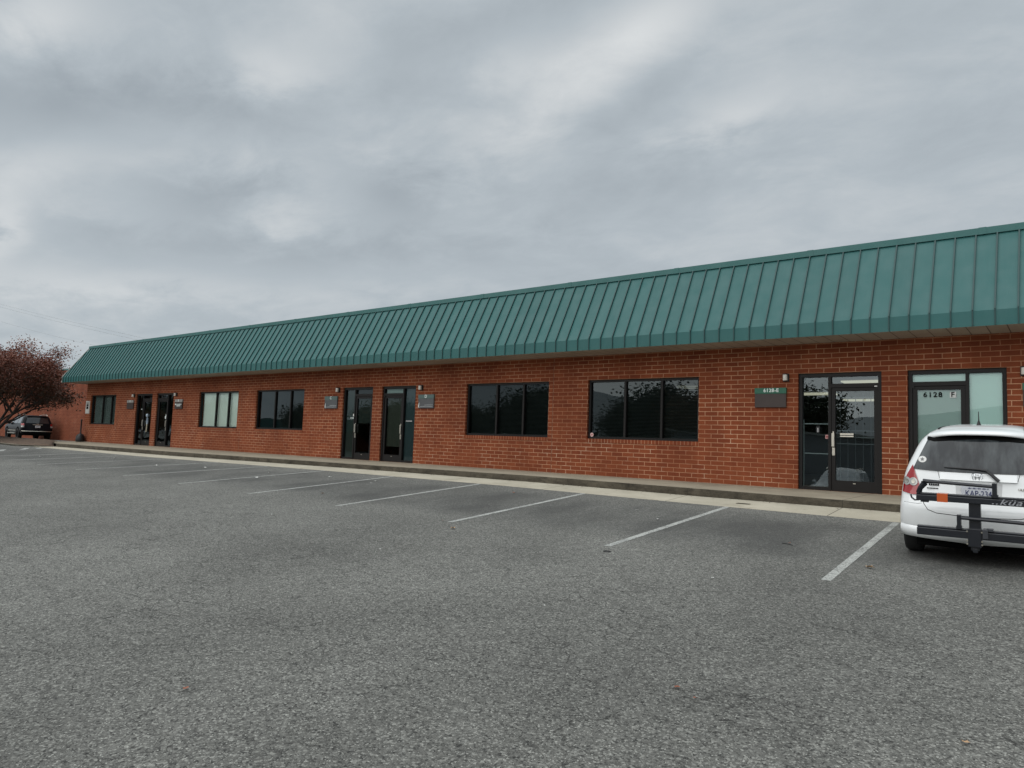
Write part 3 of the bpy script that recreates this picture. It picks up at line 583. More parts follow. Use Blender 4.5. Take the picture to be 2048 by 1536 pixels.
# toy skeleton hanging in door A
XA = lambda t: -35.452 + t * 1.632; zt = lambda t: HEAD - t * H
sk = empty('toy_skeleton', (XA(.66), .09, zt(.55)), label='pale blue toy skeleton hung on the glass of door A', cat='decoration')
bone = mat('bone_blue', (0.50, 0.60, 0.70), .5)
b = MB(); b.lathe([(.001, .10), (.045, .08), (.062, .03), (.05, -.02), (.03, -.06), (.001, -.075)], (0, -.01, .30), 12); b.build('skull', bone, sk, smooth=True)
b = MB(); b.tube([(0, 0, .23), (0, 0, -.08)], .010, 6)
for k in range(5):
    z = .18 - k * .045; w = .07 - abs(k - 2) * .008; b.tube([(-w, 0, z), (0, -.02, z + .012), (w, 0, z)], .006, 5)
b.tube([(-.05, 0, -.08), (.05, 0, -.08)], .014, 6); b.build('rib_cage', bone, sk)
b = MB(); b.tube([(-.07, 0, .2), (-.09, 0, .05), (-.05, 0, -.07)], .008, 5); b.tube([(.07, 0, .2), (.09, 0, .05), (.06, 0, -.07)], .008, 5); b.build('arm', bone, sk)
b = MB(); b.tube([(-.035, 0, -.08), (-.04, 0, -.26), (-.05, 0, -.43), (-.10, 0, -.46)], .012, 5); b.tube([(.035, 0, -.08), (.02, 0, -.26), (.0, 0, -.43), (-.03, 0, -.46)], .012, 5); b.build('leg', mat('bone_cream', (0.55, 0.50, 0.38), .5), sk)

# key box hanging on the sidelight of door E
kb = empty('key_lock_box', (-4.245, .06, zt(.47)), label='small black key box hanging on the sidelight bar of door E', cat='lock box')
b = MB(); b.box(-.038, .038, -.02, .02, -.10, .02); b.build('case', M['black'], kb, bevel=.006)
b = MB(); b.tube([(-.02, 0, .02), (-.02, 0, .055), (0, 0, .075), (.02, 0, .055), (.02, 0, .02)], .006, 6); b.build('shackle', M['black'], kb)
b = MB()
for k in range(5): b.box(-.012, .014, -.024, -.02, -.09 + k * .018, -.078 + k * .018)
b.build('keypad', mat('keypad_grey', (0.5, 0.5, 0.5), .5), kb)

# wall signs -------------------------------------------------------------
def wall_sign(nm, x0, x1, kind, label, head=None):
    zt_, zb_ = 2.30, 1.876; W_ = x1 - x0; cxm = (x0 + x1) / 2
    o = empty('wall_sign', (cxm, 0, 0), label=label, cat='sign', group='unit signs beside the storefront doors')
    pm, bm_ = {'E': ('sign_brown', 'sign_green'), 'S': ('sign_slate', 'sign_teal'), 'G': ('sign_brown', 'sign_grey')}[kind]
    b = MB(); b.box(-W_ / 2, W_ / 2, -.045, 0, zb_, zt_ - .128); b.build('panel', M[pm], o, bevel=.004)
    b = MB(); b.box(-W_ / 2 - .004, W_ / 2 + .004, -.052, 0, zt_ - .126, zt_); b.build('header', M[bm_], o, bevel=.003)
    if head: text('lettering', head, .105, M['text_white'], o, (0.02, -.055, zt_ - .060), .004, .004, 1.12)
    return o
wall_sign('E', -5.543, -4.872, 'E', 'brown sign with green header reading 6128-E', '6128-E')
wall_sign('F', -0.745, -0.09, 'E', 'green and brown sign cut by the right edge of the view')
sC = wall_sign('C', -20.778, -20.091, 'S', 'slate sign with the letter C left of its door', None)
sD = wall_sign('D', -16.08, -15.413, 'S', 'slate sign with the letter D right of its door', None)
sB = wall_sign('B', -31.56, -30.9, 'G', 'sign with two lines of white writing right of the barred door', None)
sA = wall_sign('A', -36.33, -35.65, 'G', 'plain brown sign with grey header nearest the left end', None)
for s_, ch in ((sC, 'C'), (sD, 'D'), (sB, 'B'), (sA, 'A')): text('lettering', ch, .135, M['text_white'], s_, (0.0, -.055, 2.238), .004, .005)
random.seed(3)
def dashes(par, rows, m, h):
    b = MB()
    for z, xa, xb in rows:
        x = xa
        while x < xb:
            w = random.uniform(.015, .045); b.box(x, min(x + w, xb), -.049, -.045, z - h * random.uniform(.3, .5), z + h * random.uniform(.3, .5)); x += w + .010
    return b.build('small_print', m, par)
for s_ in (sC, sD):
    dashes(s_, [(1.925, -.24, .31), (1.975, -.05, .31)], M['text_dim'], .032)
    b = MB(); b.poly([(-.325, -.05, 1.93), (-.30, -.05, 1.90), (-.275, -.05, 1.89), (-.285, -.05, 1.95), (-.275, -.05, 2.07), (-.30, -.05, 2.02)]); b.build('flame_mark', M['text_white'], s_)
dashes(sB, [(2.075, -.20, .28)], M['text_white'], .045); dashes(sB, [(2.01, -.16, .18)], M['text_white'], .045)
b = MB(); b.lathe([(.0001, 0), (.035, 0), (.035, .004), (.0001, .004)], (-.26, -.05, 2.075), 16, 'Y'); b.build('dot_mark', M['text_white'], sB)

# wall lamps ---------------------------------------------------------------
def wall_lamp(x, label):
    o = empty('wall_lamp', (x, 0, 2.515), label=label, cat='wall lamp', group='small wall lamps over the unit signs')
    b = MB(); b.box(-.062, .062, -.03, 0, -.085, .085); b.build('back_plate', M['black'], o, bevel=.006)
    b = MB(); b.lathe([(.0001, .078), (.05, .078), (.052, .07), (.052, .058)], (0, -.085, 0), 20); b.box(-.03, .03, -.09, -.03, .060, .08); b.build('cap', M['black'], o)
    b = MB(); b.lathe([(.046, .062), (.048, -.055), (.042, -.066), (.0001, -.068)], (0, -.085, 0), 20); b.build('lamp_shade', M['opal'], o, smooth=True)
    return o
for x, lb in ((-35.66, 'small lamp above the sign left of door A'), (-31.52, 'small lamp above the sign right of door B'), (-20.07, 'small lamp above the sign lettered C'), (-15.99, 'small lamp above the sign lettered D'), (-4.88, 'small lamp above the sign reading 6128-E'), (-0.715, 'small lamp at the right edge of the view')): wall_lamp(x, lb)

# notice on the left corner, ash post
o = empty('corner_notice', (-40.98, 0, 1.97), label='tall narrow white notice board on the left corner of the wall', cat='sign')
b = MB(); b.box(-.23, .23, -.03, 0, -.33, .33); b.build('board', mat('notice_white', (0.55, 0.55, 0.52), .6), o)
b = MB(); b.box(-.13, .13, -.034, -.03, .06, .16); b.box(-.12, .12, -.034, -.03, -.10, .04); b.box(-.14, .14, -.034, -.03, .2, .24); b.build('printed_block', M['matte_black'], o)
o = empty('ash_post', (-41.0, -.25, .15), label='black ash bin with a tall thin neck by the left corner', cat='ash bin')
b = MB(); b.lathe([(.0001, 0), (.20, 0), (.21, .05), (.20, .28), (.15, .36), (.07, .42), (.0001, .42)], seg=24); b.build('body', M['black'], o, smooth=True)
b = MB(); b.lathe([(.055, .40), (.035, .5), (.033, 1.08), (.045, 1.10), (.045, 1.16), (.0001, 1.18)], seg=16); b.build('neck', M['black'], o, smooth=True)

# ------------------------------------------------------------------ wing behind on the left
wing = empty('brick_wing', (-60, 4.5, -.1), label='plain red brick wing set back beyond the left end, partly behind the tree', cat='building')
b = MB(); b.box(-41.2 - 48, -41.2, 4.5, 30, -.25, 4.95); o = b.build('wall', M['brick_far'], wing); o.location = (60, -4.5, .1)
b = MB(); b.box(-89.26, -41.14, 4.44, 30.05, 4.95, 5.06); o = b.build('coping', M['green_trim'], wing); o.location = (60, -4.5, .1)

# ------------------------------------------------------------------ car shells
def mkshell(rows, nrm_=2.6, K=16, S=16):
    """rows: z, half width, rear y, front y, rear corner depth, front corner depth -> closed stacked contours"""
    b = MB(); rings = []
    for (z, w, yr, yf, dr, df) in rows:
        pts = []
        for i in range(K + 1):
            a = math.pi / 2 * i / K; pts.append((w * math.sin(a) ** (2 / nrm_), yr + dr * (1 - math.cos(a) ** (2 / nrm_))))
        for i in range(1, S): t = i / S; pts.append((w, lerp(yr + dr, yf - df, t)))
        for i in range(K + 1):
            a = math.pi / 2 * (1 - i / K); pts.append((w * math.sin(a) ** (2 / nrm_), yf - df * (1 - math.cos(a) ** (2 / nrm_))))
        full = pts + [(-x, y) for x, y in reversed(pts[1:-1])]
        rings.append(len(b.v)); b.v += [(x, y, z) for x, y in full]; n = len(full)
    for i in range(len(rows) - 1):
        for k in range(n): j = (k + 1) % n; b.f.append((rings[i] + k, rings[i] + j, rings[i + 1] + j, rings[i + 1] + k)); b.mi.append(0)
    b.f.append(tuple(rings[0] + k for k in reversed(range(n)))); b.f.append(tuple(rings[-1] + k for k in range(n))); b.mi += [0, 0]
    return b
def densify(rows, n):
    out = []
    for a, c in zip(rows[:-1], rows[1:]):
        for k in range(n): out.append(tuple(lerp(p, q, k / n) for p, q in zip(a, c)))
    return out + [rows[-1]]
def smooth_rows(rows, n=4):
    # Catmull-Rom through the contour heights so the panels curve
    out = []
    for i in range(len(rows) - 1):
        p0 = rows[max(i - 1, 0)]; p1 = rows[i]; p2 = rows[i + 1]; p3 = rows[min(i + 2, len(rows) - 1)]
        for k in range(n):
            t = k / n; out.append(tuple(.5 * (2 * b_ + (c_ - a_) * t + (2 * a_ - 5 * b_ + 4 * c_ - d_) * t * t + (-a_ + 3 * b_ - 3 * c_ + d_) * t ** 3) for a_, b_, c_, d_ in zip(p0, p1, p2, p3)))
    return out + [rows[-1]]
def rowat(rows, z):
    for a, c in zip(rows[:-1], rows[1:]):
        if z <= c[0]:
            t = max(0, (z - a[0]) / (c[0] - a[0])); return tuple(lerp(p, q, t) for p, q in zip(a, c))
    return rows[-1]
def rear_y(rows, x, z, nrm_=2.6):
    _, w, yr, yf, dr, df = rowat(rows, z); r = min(1, abs(x) / w); return yr + dr * (1 - max(0, 1 - r ** nrm_) ** (1 / nrm_))
def side_x(rows, y, z, nrm_=2.6):
    _, w, yr, yf, dr, df = rowat(rows, z)
    if y < yr + dr: q = max(0.0, 1 - (y - yr) / dr)
    elif y > yf - df: q = max(0.0, 1 - (yf - y) / df)
    else: return w
    return w * max(0, 1 - min(1, q) ** nrm_) ** (1 / nrm_)
def patch(poly, fn, cuts=3):
    """triangulated, subdivided polygon in 2D mapped on the car surface by fn(u,v)->xyz"""
    bm = bmesh.new(); vs = [bm.verts.new((u, v, 0)) for u, v in poly]; bm.faces.new(vs)
    bmesh.ops.triangulate(bm, faces=bm.faces[:])
    for _ in range(cuts): bmesh.ops.subdivide_edges(bm, edges=bm.edges[:], cuts=1, use_grid_fill=True); bmesh.ops.triangulate(bm, faces=bm.faces[:])
    b = MB(); idx = {}
    for v in bm.verts: idx[v] = len(b.v); b.v.append(fn(v.co.x, v.co.y))
    for f in bm.faces: b.f.append(tuple(idx[v] for v in f.verts)); b.mi.append(0)
    bm.free(); return b
def wheel(parent, x, y, r, w, side, spokes=6, rimm=None):
    t = MB(); hw = w / 2
    t.lathe([(r * .62, -hw * .9), (r * .80, -hw), (r * .95, -hw * .92), (r, -hw * .6), (r, hw * .6), (r * .95, hw * .92), (r * .80, hw), (r * .62, hw * .9), (r * .6, 0), (r * .62, -hw * .9)], (x, y, r), 28, 'X')
    ty = t.build('tyre', mat('tyre_rubber', (0.012, 0.012, 0.012), .85), parent, smooth=True)
    m_ = MB(); xo = side * hw * .55
    m_.lathe([(r * .62, xo + side * .02), (r * .56, xo), (r * .54, xo - side * .05), (.0001, xo - side * .05)], (x, y, r), 28, 'X')
    for k in range(spokes):
        a = 2 * math.pi * k / spokes + .3; c_, s_ = math.cos(a), math.sin(a)
        p = [(x + xo, y + c_ * r * .1 - s_ * r * .09, r + s_ * r * .1 + c_ * r * .09), (x + xo, y + c_ * r * .1 + s_ * r * .09, r + s_ * r * .1 - c_ * r * .09), (x + xo, y + c_ * r * .57 + s_ * r * .07, r + s_ * r * .57 - c_ * r * .07), (x + xo, y + c_ * r * .57 - s_ * r * .07, r + s_ * r * .57 + c_ * r * .07)]
        m_.quad(*p)
    m_.lathe([(r * .13, xo + side * .01), (.0001, xo + side * .015)], (x, y, r), 16, 'X')
    m_.build('rim', rimm or mat('alloy', (0.45, 0.46, 0.47), .35, .8), ty)
    return ty
def carpaint(name, c, rough=.3): 
    m = mat(name, c, rough, 0, coat=.8 if c[0] > .1 else .04, spec=.5 if c[0] > .1 else .1); t = NT(m); co = t.n('ShaderNodeTexCoord').outputs['Object']; s = t.n('ShaderNodeSeparateXYZ', {0: co})
    grime = t.m('MULTIPLY', t.ramp(s.outputs[2], .75, .25, 0, .45), t.ramp(t.noise(co, 3, 5, .6), .35, .7))
    film = t.ramp(t.noise(co, 2.2, 4, .6), .4, .8, 0, .12)
    t.l(t.mix(t.m('ADD', grime, film), c, (.55 * c[0] + .012, .54 * c[1] + .011, .50 * c[2] + .009)), 'Base Color'); return m
M['red_lens'] = mat('red_lens', (0.30, 0.004, 0.008), .12, coat=1); M['clear_lens'] = mat('clear_lens', (0.42, 0.42, 0.40), .15, .3, coat=1)
M['under'] = mat('underbody_black', (0.004, 0.004, 0.004), .95, spec=.05)

# ---- white hatchback ------------------------------------------------------
hc = empty('hatchback_car', (-0.905, -5.93, lotz(-.9, -5.93)), (math.atan(G), 0, 0), label='white compact hatchback parked nose-in with a bike rack on its tail', cat='car')
HR = smooth_rows([(.24, .74, .16, 3.55, .32, .5), (.285, .795, .05, 3.68, .30, .5), (.36, .812, .015, 3.74, .28, .5), (.50, .815, .0, 3.76, .27, .5), (.62, .812, .01, 3.75, .27, .5), (.68, .808, .035, 3.72, .27, .5), (.80, .80, .085, 3.60, .27, .6), (.92, .785, .115, 3.30, .27, .6), (1.05, .755, .15, 2.95, .27, .55), (1.20, .695, .205, 2.45, .27, .55), (1.35, .63, .275, 2.10, .27, .5), (1.44, .565, .33, 1.85, .27, .5), (1.50, .49, .40, 1.60, .30, .5), (1.545, .39, .52, 1.35, .33, .4), (1.565, .25, .75, 1.15, .2, .2)], 3)
white = carpaint('white_car_paint', (0.80, 0.82, 0.82))
body = mkshell(HR).build('body', white, hc, smooth=True)
off = lambda d: (lambda u, v: (u, rear_y(HR, u, v) - d, v))
rg = [(-.520, 1.405), (-.665, 1.055), (-.40, 1.045), (0, 1.040), (.40, 1.045), (.665, 1.055), (.520, 1.405), (.3, 1.43), (0, 1.44), (-.3, 1.43)]
mdg = mat('hatch_glass_dark', (0.028, 0.034, 0.038), .08, coat=.1, spec=.4); tg = NT(mdg); cog = tg.n('ShaderNodeTexCoord').outputs['Object']
tg.l(tg.mix(tg.ramp(tg.noise(tg.n('ShaderNodeMapping', {0: cog, 3: (3.0, 1, .9)}).outputs[0], 2.3, 4, .6), .42, .72, 0, .8), (0.016, 0.020, 0.024), (0.095, 0.11, 0.115)), 'Base Color')
rgo = patch(rg, off(.014), 4).build('rear_window', mdg, body, smooth=True)
for sgn in (-1, 1):       # side glazing and door mirror
    sg = [(.55, 1.02), (2.7, 1.02), (2.1, 1.40), (.75, 1.42)]
    patch(sg, lambda u, v: (sgn * (side_x(HR, u, v) + .004), u, v), 3).build('side_window', mdg, body, smooth=True)
    b = MB(); b.lathe([(.0001, -.07), (.06, -.06), (.085, 0), (.07, .05), (.0001, .06)], (sgn * .80, 2.35, 1.10), 14, 'Y'); b.build('mirror', white, hc, smooth=True)
    # tail lamps
    tl = [(sgn * .672, 1.10), (sgn * .735, .98), (sgn * .775, .86), (sgn * .78, .775), (sgn * .66, .755), (sgn * .595, .765), (sgn * .575, .845), (sgn * .63, .99)]
    lm = patch(tl, off(.014), 3).build('tail_lamp', M['red_lens'], hc, smooth=True)
    for cxl in (.735, .655):
        el_ = [(sgn * (cxl + .05 * math.cos(a)), .905 + .048 * math.sin(a)) for a in [k * math.pi / 7 for k in range(14)]]
        patch(el_, off(.022), 1).build('lens', M['clear_lens'], lm, smooth=True)
        el_ = [(sgn * (cxl + .022 * math.cos(a)), .905 + .024 * math.sin(a)) for a in [k * math.pi / 6 for k in range(12)]]
        patch(el_, off(.028), 0).build('bulb', M['chrome'], lm)
def seam(pts, w=.006, m='matte_black', d=.003, nm='panel_gap', par=None):
    b = MB(); P = []
    for (a, c) in zip(pts[:-1], pts[1:]):
        for k in range(4): P.append((lerp(a[0], c[0], k / 4), lerp(a[1], c[1], k / 4)))
    P.append(pts[-1])
    b.tube([off(d - .004)(u, v) for u, v in P], w / 2, 5); return b.build(nm, M[m], par or body)
seam([(-.555, .73), (-.535, .665), (-.49, .60), (-.40, .568), (-.18, .558), (.18, .558), (.40, .568), (.49, .60), (.535, .665), (.555, .73)], .008)
seam([(-.395, 1.04), (-.375, .96)], .006); seam([(.395, 1.04), (.375, .96)], .006)
gb = MB(); gp = [(-.385, 1.038), (.385, 1.038), (.36, .952), (-.36, .952)]
n0 = 12
for k in range(n0):     # raised garnish with a shaded lower lip
    u0, u1 = -.372 + .744 * k / n0, -.372 + .744 * (k + 1) / n0
    A = [off(.008)(u0, 1.036), off(.008)(u1, 1.036), off(.028)(u1, .955), off(.028)(u0, .955)]; gb.quad(*A); gb.quad(off(.028)(u0, .955), off(.028)(u1, .955), off(.0)(u1, .947), off(.0)(u0, .947))
gb.build('garnish', white, body, smooth=False)
# plate recess, plate and number
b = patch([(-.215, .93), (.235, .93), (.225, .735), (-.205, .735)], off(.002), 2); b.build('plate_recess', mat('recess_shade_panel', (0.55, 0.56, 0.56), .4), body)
pl = MB(); pl.box(-.155, .175, rear_y(HR, 0, .85) - .022, rear_y(HR, 0, .85) - .012, .735, .895); plo = pl.build('licence_plate', mat('plate_white', (0.62, 0.64, 0.68), .4), hc, bevel=.004)
pm = mat('plate_blue', (0.02, 0.03, 0.12), .5); ypl = rear_y(HR, 0, .85) - .024
text('number', 'KAP-234', .090, pm, plo, (.01, ypl, .812), .002, .0006, 1.0, sx=.78)
b = MB()
for k in range(16):
    x = -.09 + k * .0125; h_ = .010 + .008 * math.sin(k * 1.7); b.box(x, x + .009, ypl - .001, ypl + .001, .872 - h_ / 2, .872 + h_ / 2)
b.build('state_print', pm, plo)
# emblem: chrome rounded frame with an H
b = MB(); ye = rear_y(HR, 0, 1.0) - .03
def ebar(pts, r=.0055): b.tube([(x, ye, z) for x, z in pts], r, 6)
ebar([(-.045, 1.035), (.045, 1.035), (.051, 1.025), (.040, .968), (.030, .962), (-.030, .962), (-.040, .968), (-.051, 1.025), (-.045, 1.035)]); ebar([(-.030, 1.032), (-.020, 1.0), (-.018, .965)], .007); ebar([(.030, 1.032), (.020, 1.0), (.018, .965)], .007); ebar([(-.02, 1.0), (.02, 1.0)], .006)
b.build('emblem', mat('chrome_bright', (.75, .76, .77), .12, 1), body, smooth=True)
# badge print on the left
text('badge', 'ULEV', .035, M['chrome'], body, (.42, rear_y(HR, .42, .88) - .012, .88), .003, .001)
b = MB()
for k in range(5): b.box(-.485 + k * .022, -.468 + k * .022, rear_y(HR, -.43, .86) - .010, rear_y(HR, -.43, .86) - .004, .875, .897)
b.build('decal', M['matte_black'], body); b = MB()
for k in range(8): b.box(-.505 + k * .015, -.494 + k * .015, rear_y(HR, -.43, .84) - .010, rear_y(HR, -.43, .84) - .004, .838, .850)
b.build('small_print', M['matte_black'], body)
# bumper lower lip
b = MB(); P = []
for k in range(25):
    u = -.80 + 1.6 * k / 24; P.append((u, rear_y(HR, u, .40)))
for k in range(24):
    (u0, y0), (u1, y1) = P[k], P[k + 1]; s0 = 1 - .0 * abs(u0); zt0 = .405 - .03 * (1 - abs(u0)); zt1 = .405 - .03 * (1 - abs(u1))
    b.quad((u0, y0 - .012, zt0), (u1, y1 - .012, zt1), (u1, y1 - .045, zt1 - .03), (u0, y0 - .045, zt0 - .03))
    b.quad((u0, y0 - .045, zt0 - .03), (u1, y1 - .045, zt1 - .03), (u1, y1 - .02, zt1 - .125), (u0, y0 - .02, zt0 - .125))
    b.quad((u0, y0 - .02, zt0 - .125), (u1, y1 - .02, zt1 - .125), (u1, y1 + .15, zt1 - .13), (u0, y0 + .15, zt0 - .13))
b.build('bumper_lip', white, body, smooth=True)
seam([(-.80, .66), (-.60, .655), (-.555, .665)], .005)
# spoiler
b = MB(); SP = []
for k in range(21):
    u = -.525 + 1.05 * k / 20; ed_ = 1 - (abs(u) / .525) ** 3 * 1.0; SP.append((u, ed_))
for k in range(20):
    (u0, e0), (u1, e1) = SP[k], SP[k + 1]
    def sec(u, e_):
        zr = 1.440 + .062 * e_; yr_ = rear_y(HR, min(.5, abs(u)), 1.44)
        return [(u, yr_ + .17, zr + .038), (u, yr_ - .03 * e_, zr + .016), (u, yr_ - .10 * e_, zr - .012), (u, yr_ - .10 * e_, zr - .034), (u, yr_ + .02, zr - .040)]
    A, B2 = sec(u0, e0), sec(u1, e1)
    for q_ in range(4): b.quad(A[q_], B2[q_], B2[q_ + 1], A[q_ + 1])
b.build('spoiler', white, body, smooth=True)
patch([(-.53, 1.40), (-.45, 1.385), (-.30, 1.415), (0, 1.425), (.30, 1.415), (.45, 1.385), (.53, 1.40), (.55, 1.45), (0, 1.47), (-.53, 1.45)], off(.020), 3).build('spoiler_shadow', M['matte_black'], body)  # black strip painted in as the shadow below the spoiler
# wiper, antenna, sticker, roof ditch
b = MB(); P = [off(.035)(u, v) for u, v in ((-.33, 1.095), (-.15, 1.09), (.02, 1.085), (.09, 1.075))]; b.tube(P, [.006, .010, .013, .016], 6); b.tube([off(.04)(.09, 1.075), off(.045)(.14, 1.03), off(.05)(.205, .965)], [.018, .018, .020], 8); b.build('wiper', M['black'], hc)
b = MB(); b.lathe([(.030, 1.53), (.018, 1.56), (.007, 1.60), (.004, 1.70), (.0001, 1.71)], (-.035, .80, .025), 12); b.build('antenna', M['black'], hc, smooth=True)
st = patch([(-.565 + .047 * math.cos(k * math.pi / 8), 1.17 + .037 * math.sin(k * math.pi / 8)) for k in range(16)], off(.018), 1).build('sticker', mat('sticker_white', (.7, .7, .68), .5), rgo)
pts = []
for k in range(10):
    a = math.pi / 2 + k * math.pi / 5; r_ = 1 if k % 2 == 0 else .45; pts.append((-.565 + .026 * r_ * math.cos(a), 1.17 + .026 * r_ * math.sin(a)))
patch(pts, off(.021), 0).build('star', mat('star_grey', (.18, .18, .18), .6), rgo)
for sgn in (-1, 1):
    b = MB(); b.tube([(sgn * .43, .56, 1.528), (sgn * .42, .8, 1.535), (sgn * .40, 1.3, 1.535)], .008, 6); b.build('roof_ditch', M['matte_black'], body)
# wheels and dark underside
for sgn in (-1, 1):
    wheel(hc, sgn * .715, .62, .295, .185, sgn); wheel(hc, sgn * .715, 3.05, .295, .185, sgn)
b = MB(); b.box(-.62, .62, .10, 3.55, .17, .30); b.tube([(.42, .06, .24), (.42, .8, .24)], .03, 10); b.build('underbody', M['under'], hc)

# ---- bike rack --------------------------------------------------------------
rk = empty('bike_rack', (-0.905, -6.28, lotz(-.9, -6.28) + .022), (math.atan(G), 0, 0), label='black folded hitch bike rack with an orange reflector on the hatchback', cat='bike rack')
rkm = mat('rack_black', (0.009, 0.011, 0.016), .35, 0, coat=.2); rkm2 = mat('rack_grey', (0.045, 0.048, 0.055), .4)
b = MB(); b.box(-.54, .66, -.05, .035, .735, .80); b.box(-.54, .66, -.032, .035, .80, .822); b.build('upper_tray', rkm, rk, bevel=.008)
b = MB(); b.box(-.54, .70, -.05, .035, .352, .435); b.box(-.54, .70, -.032, .035, .435, .455); b.build('lower_tray', rkm, rk, bevel=.008)
b = MB(); b.box(-.335, -.232, -.053, .038, .732, .825); b.build('reflector', mat('orange_reflector', (0.55, 0.10, 0.02), .3, coat=.5), rk)
b = MB(); b.box(-.044, .066, .0, .075, .28, .80); b.box(-.052, .074, -.057, .04, .27, .465); b.build('mast', rkm, rk, bevel=.006)
b = MB(); b.box(-.03, .05, -.02, .5, .225, .29); b.box(-.012, .035, -.03, .0, .205, .25); b.build('hitch_bar', rkm, rk, bevel=.005)
b = MB()
for x in (-.05, .07):
    for z in (.30, .335, .435): b.lathe([(.0001, 0), (.009, 0), (.009, .012), (.0001, .012)], (x + (.008 if x > 0 else -.008), -.062, z), 10, 'Y')
b.build('bolt', M['chrome'], rk)
b = MB(); b.tube([(-.515, -.01, .82), (-.50, -.02, .87), (-.455, -.03, .93), (-.46, -.03, .955)], [.030, .028, .035, .035], 8)
b.tube([(-.47, -.03, .952), (-.35, -.03, .950), (.20, -.03, .928)], [.026, .020, .018], 8); b.box(.178, .222, -.06, .0, .835, .965); b.box(.170, .232, -.062, .002, .818, .845); b.build('wheel_hook', rkm, rk)
b = MB(); b.box(-.150, -.112, -.06, .0, .47, .605); b.box(-.158, -.106, -.062, .002, .452, .485); b.tube([(-.13, -.03, .572), (.3, -.03, .567), (.66, -.03, .56)], .020, 8); b.build('wheel_hook', rkm, rk)
b = MB(); b.box(.085, .135, -.075, .035, .37, .47); b.box(.12, .18, -.06, .0, .45, .48); b.build('strap_buckle', rkm2, rk, bevel=.004)
b = MB(); b.tube([(-.60, .0, .79), (-.59, .0, .755), (-.56, .0, .73), (-.52, .0, .735), (-.50, .0, .76)], .010, 6); b.box(-.50, -.42, -.02, .01, .715, .745); b.build('cable', rkm2, rk)
text('lettering', '..küat', .085, mat('rack_print', (.30, .31, .33), .5), rk, (.325, -.053, .772), .002, .001, 1.1, .35, sx=1.55)

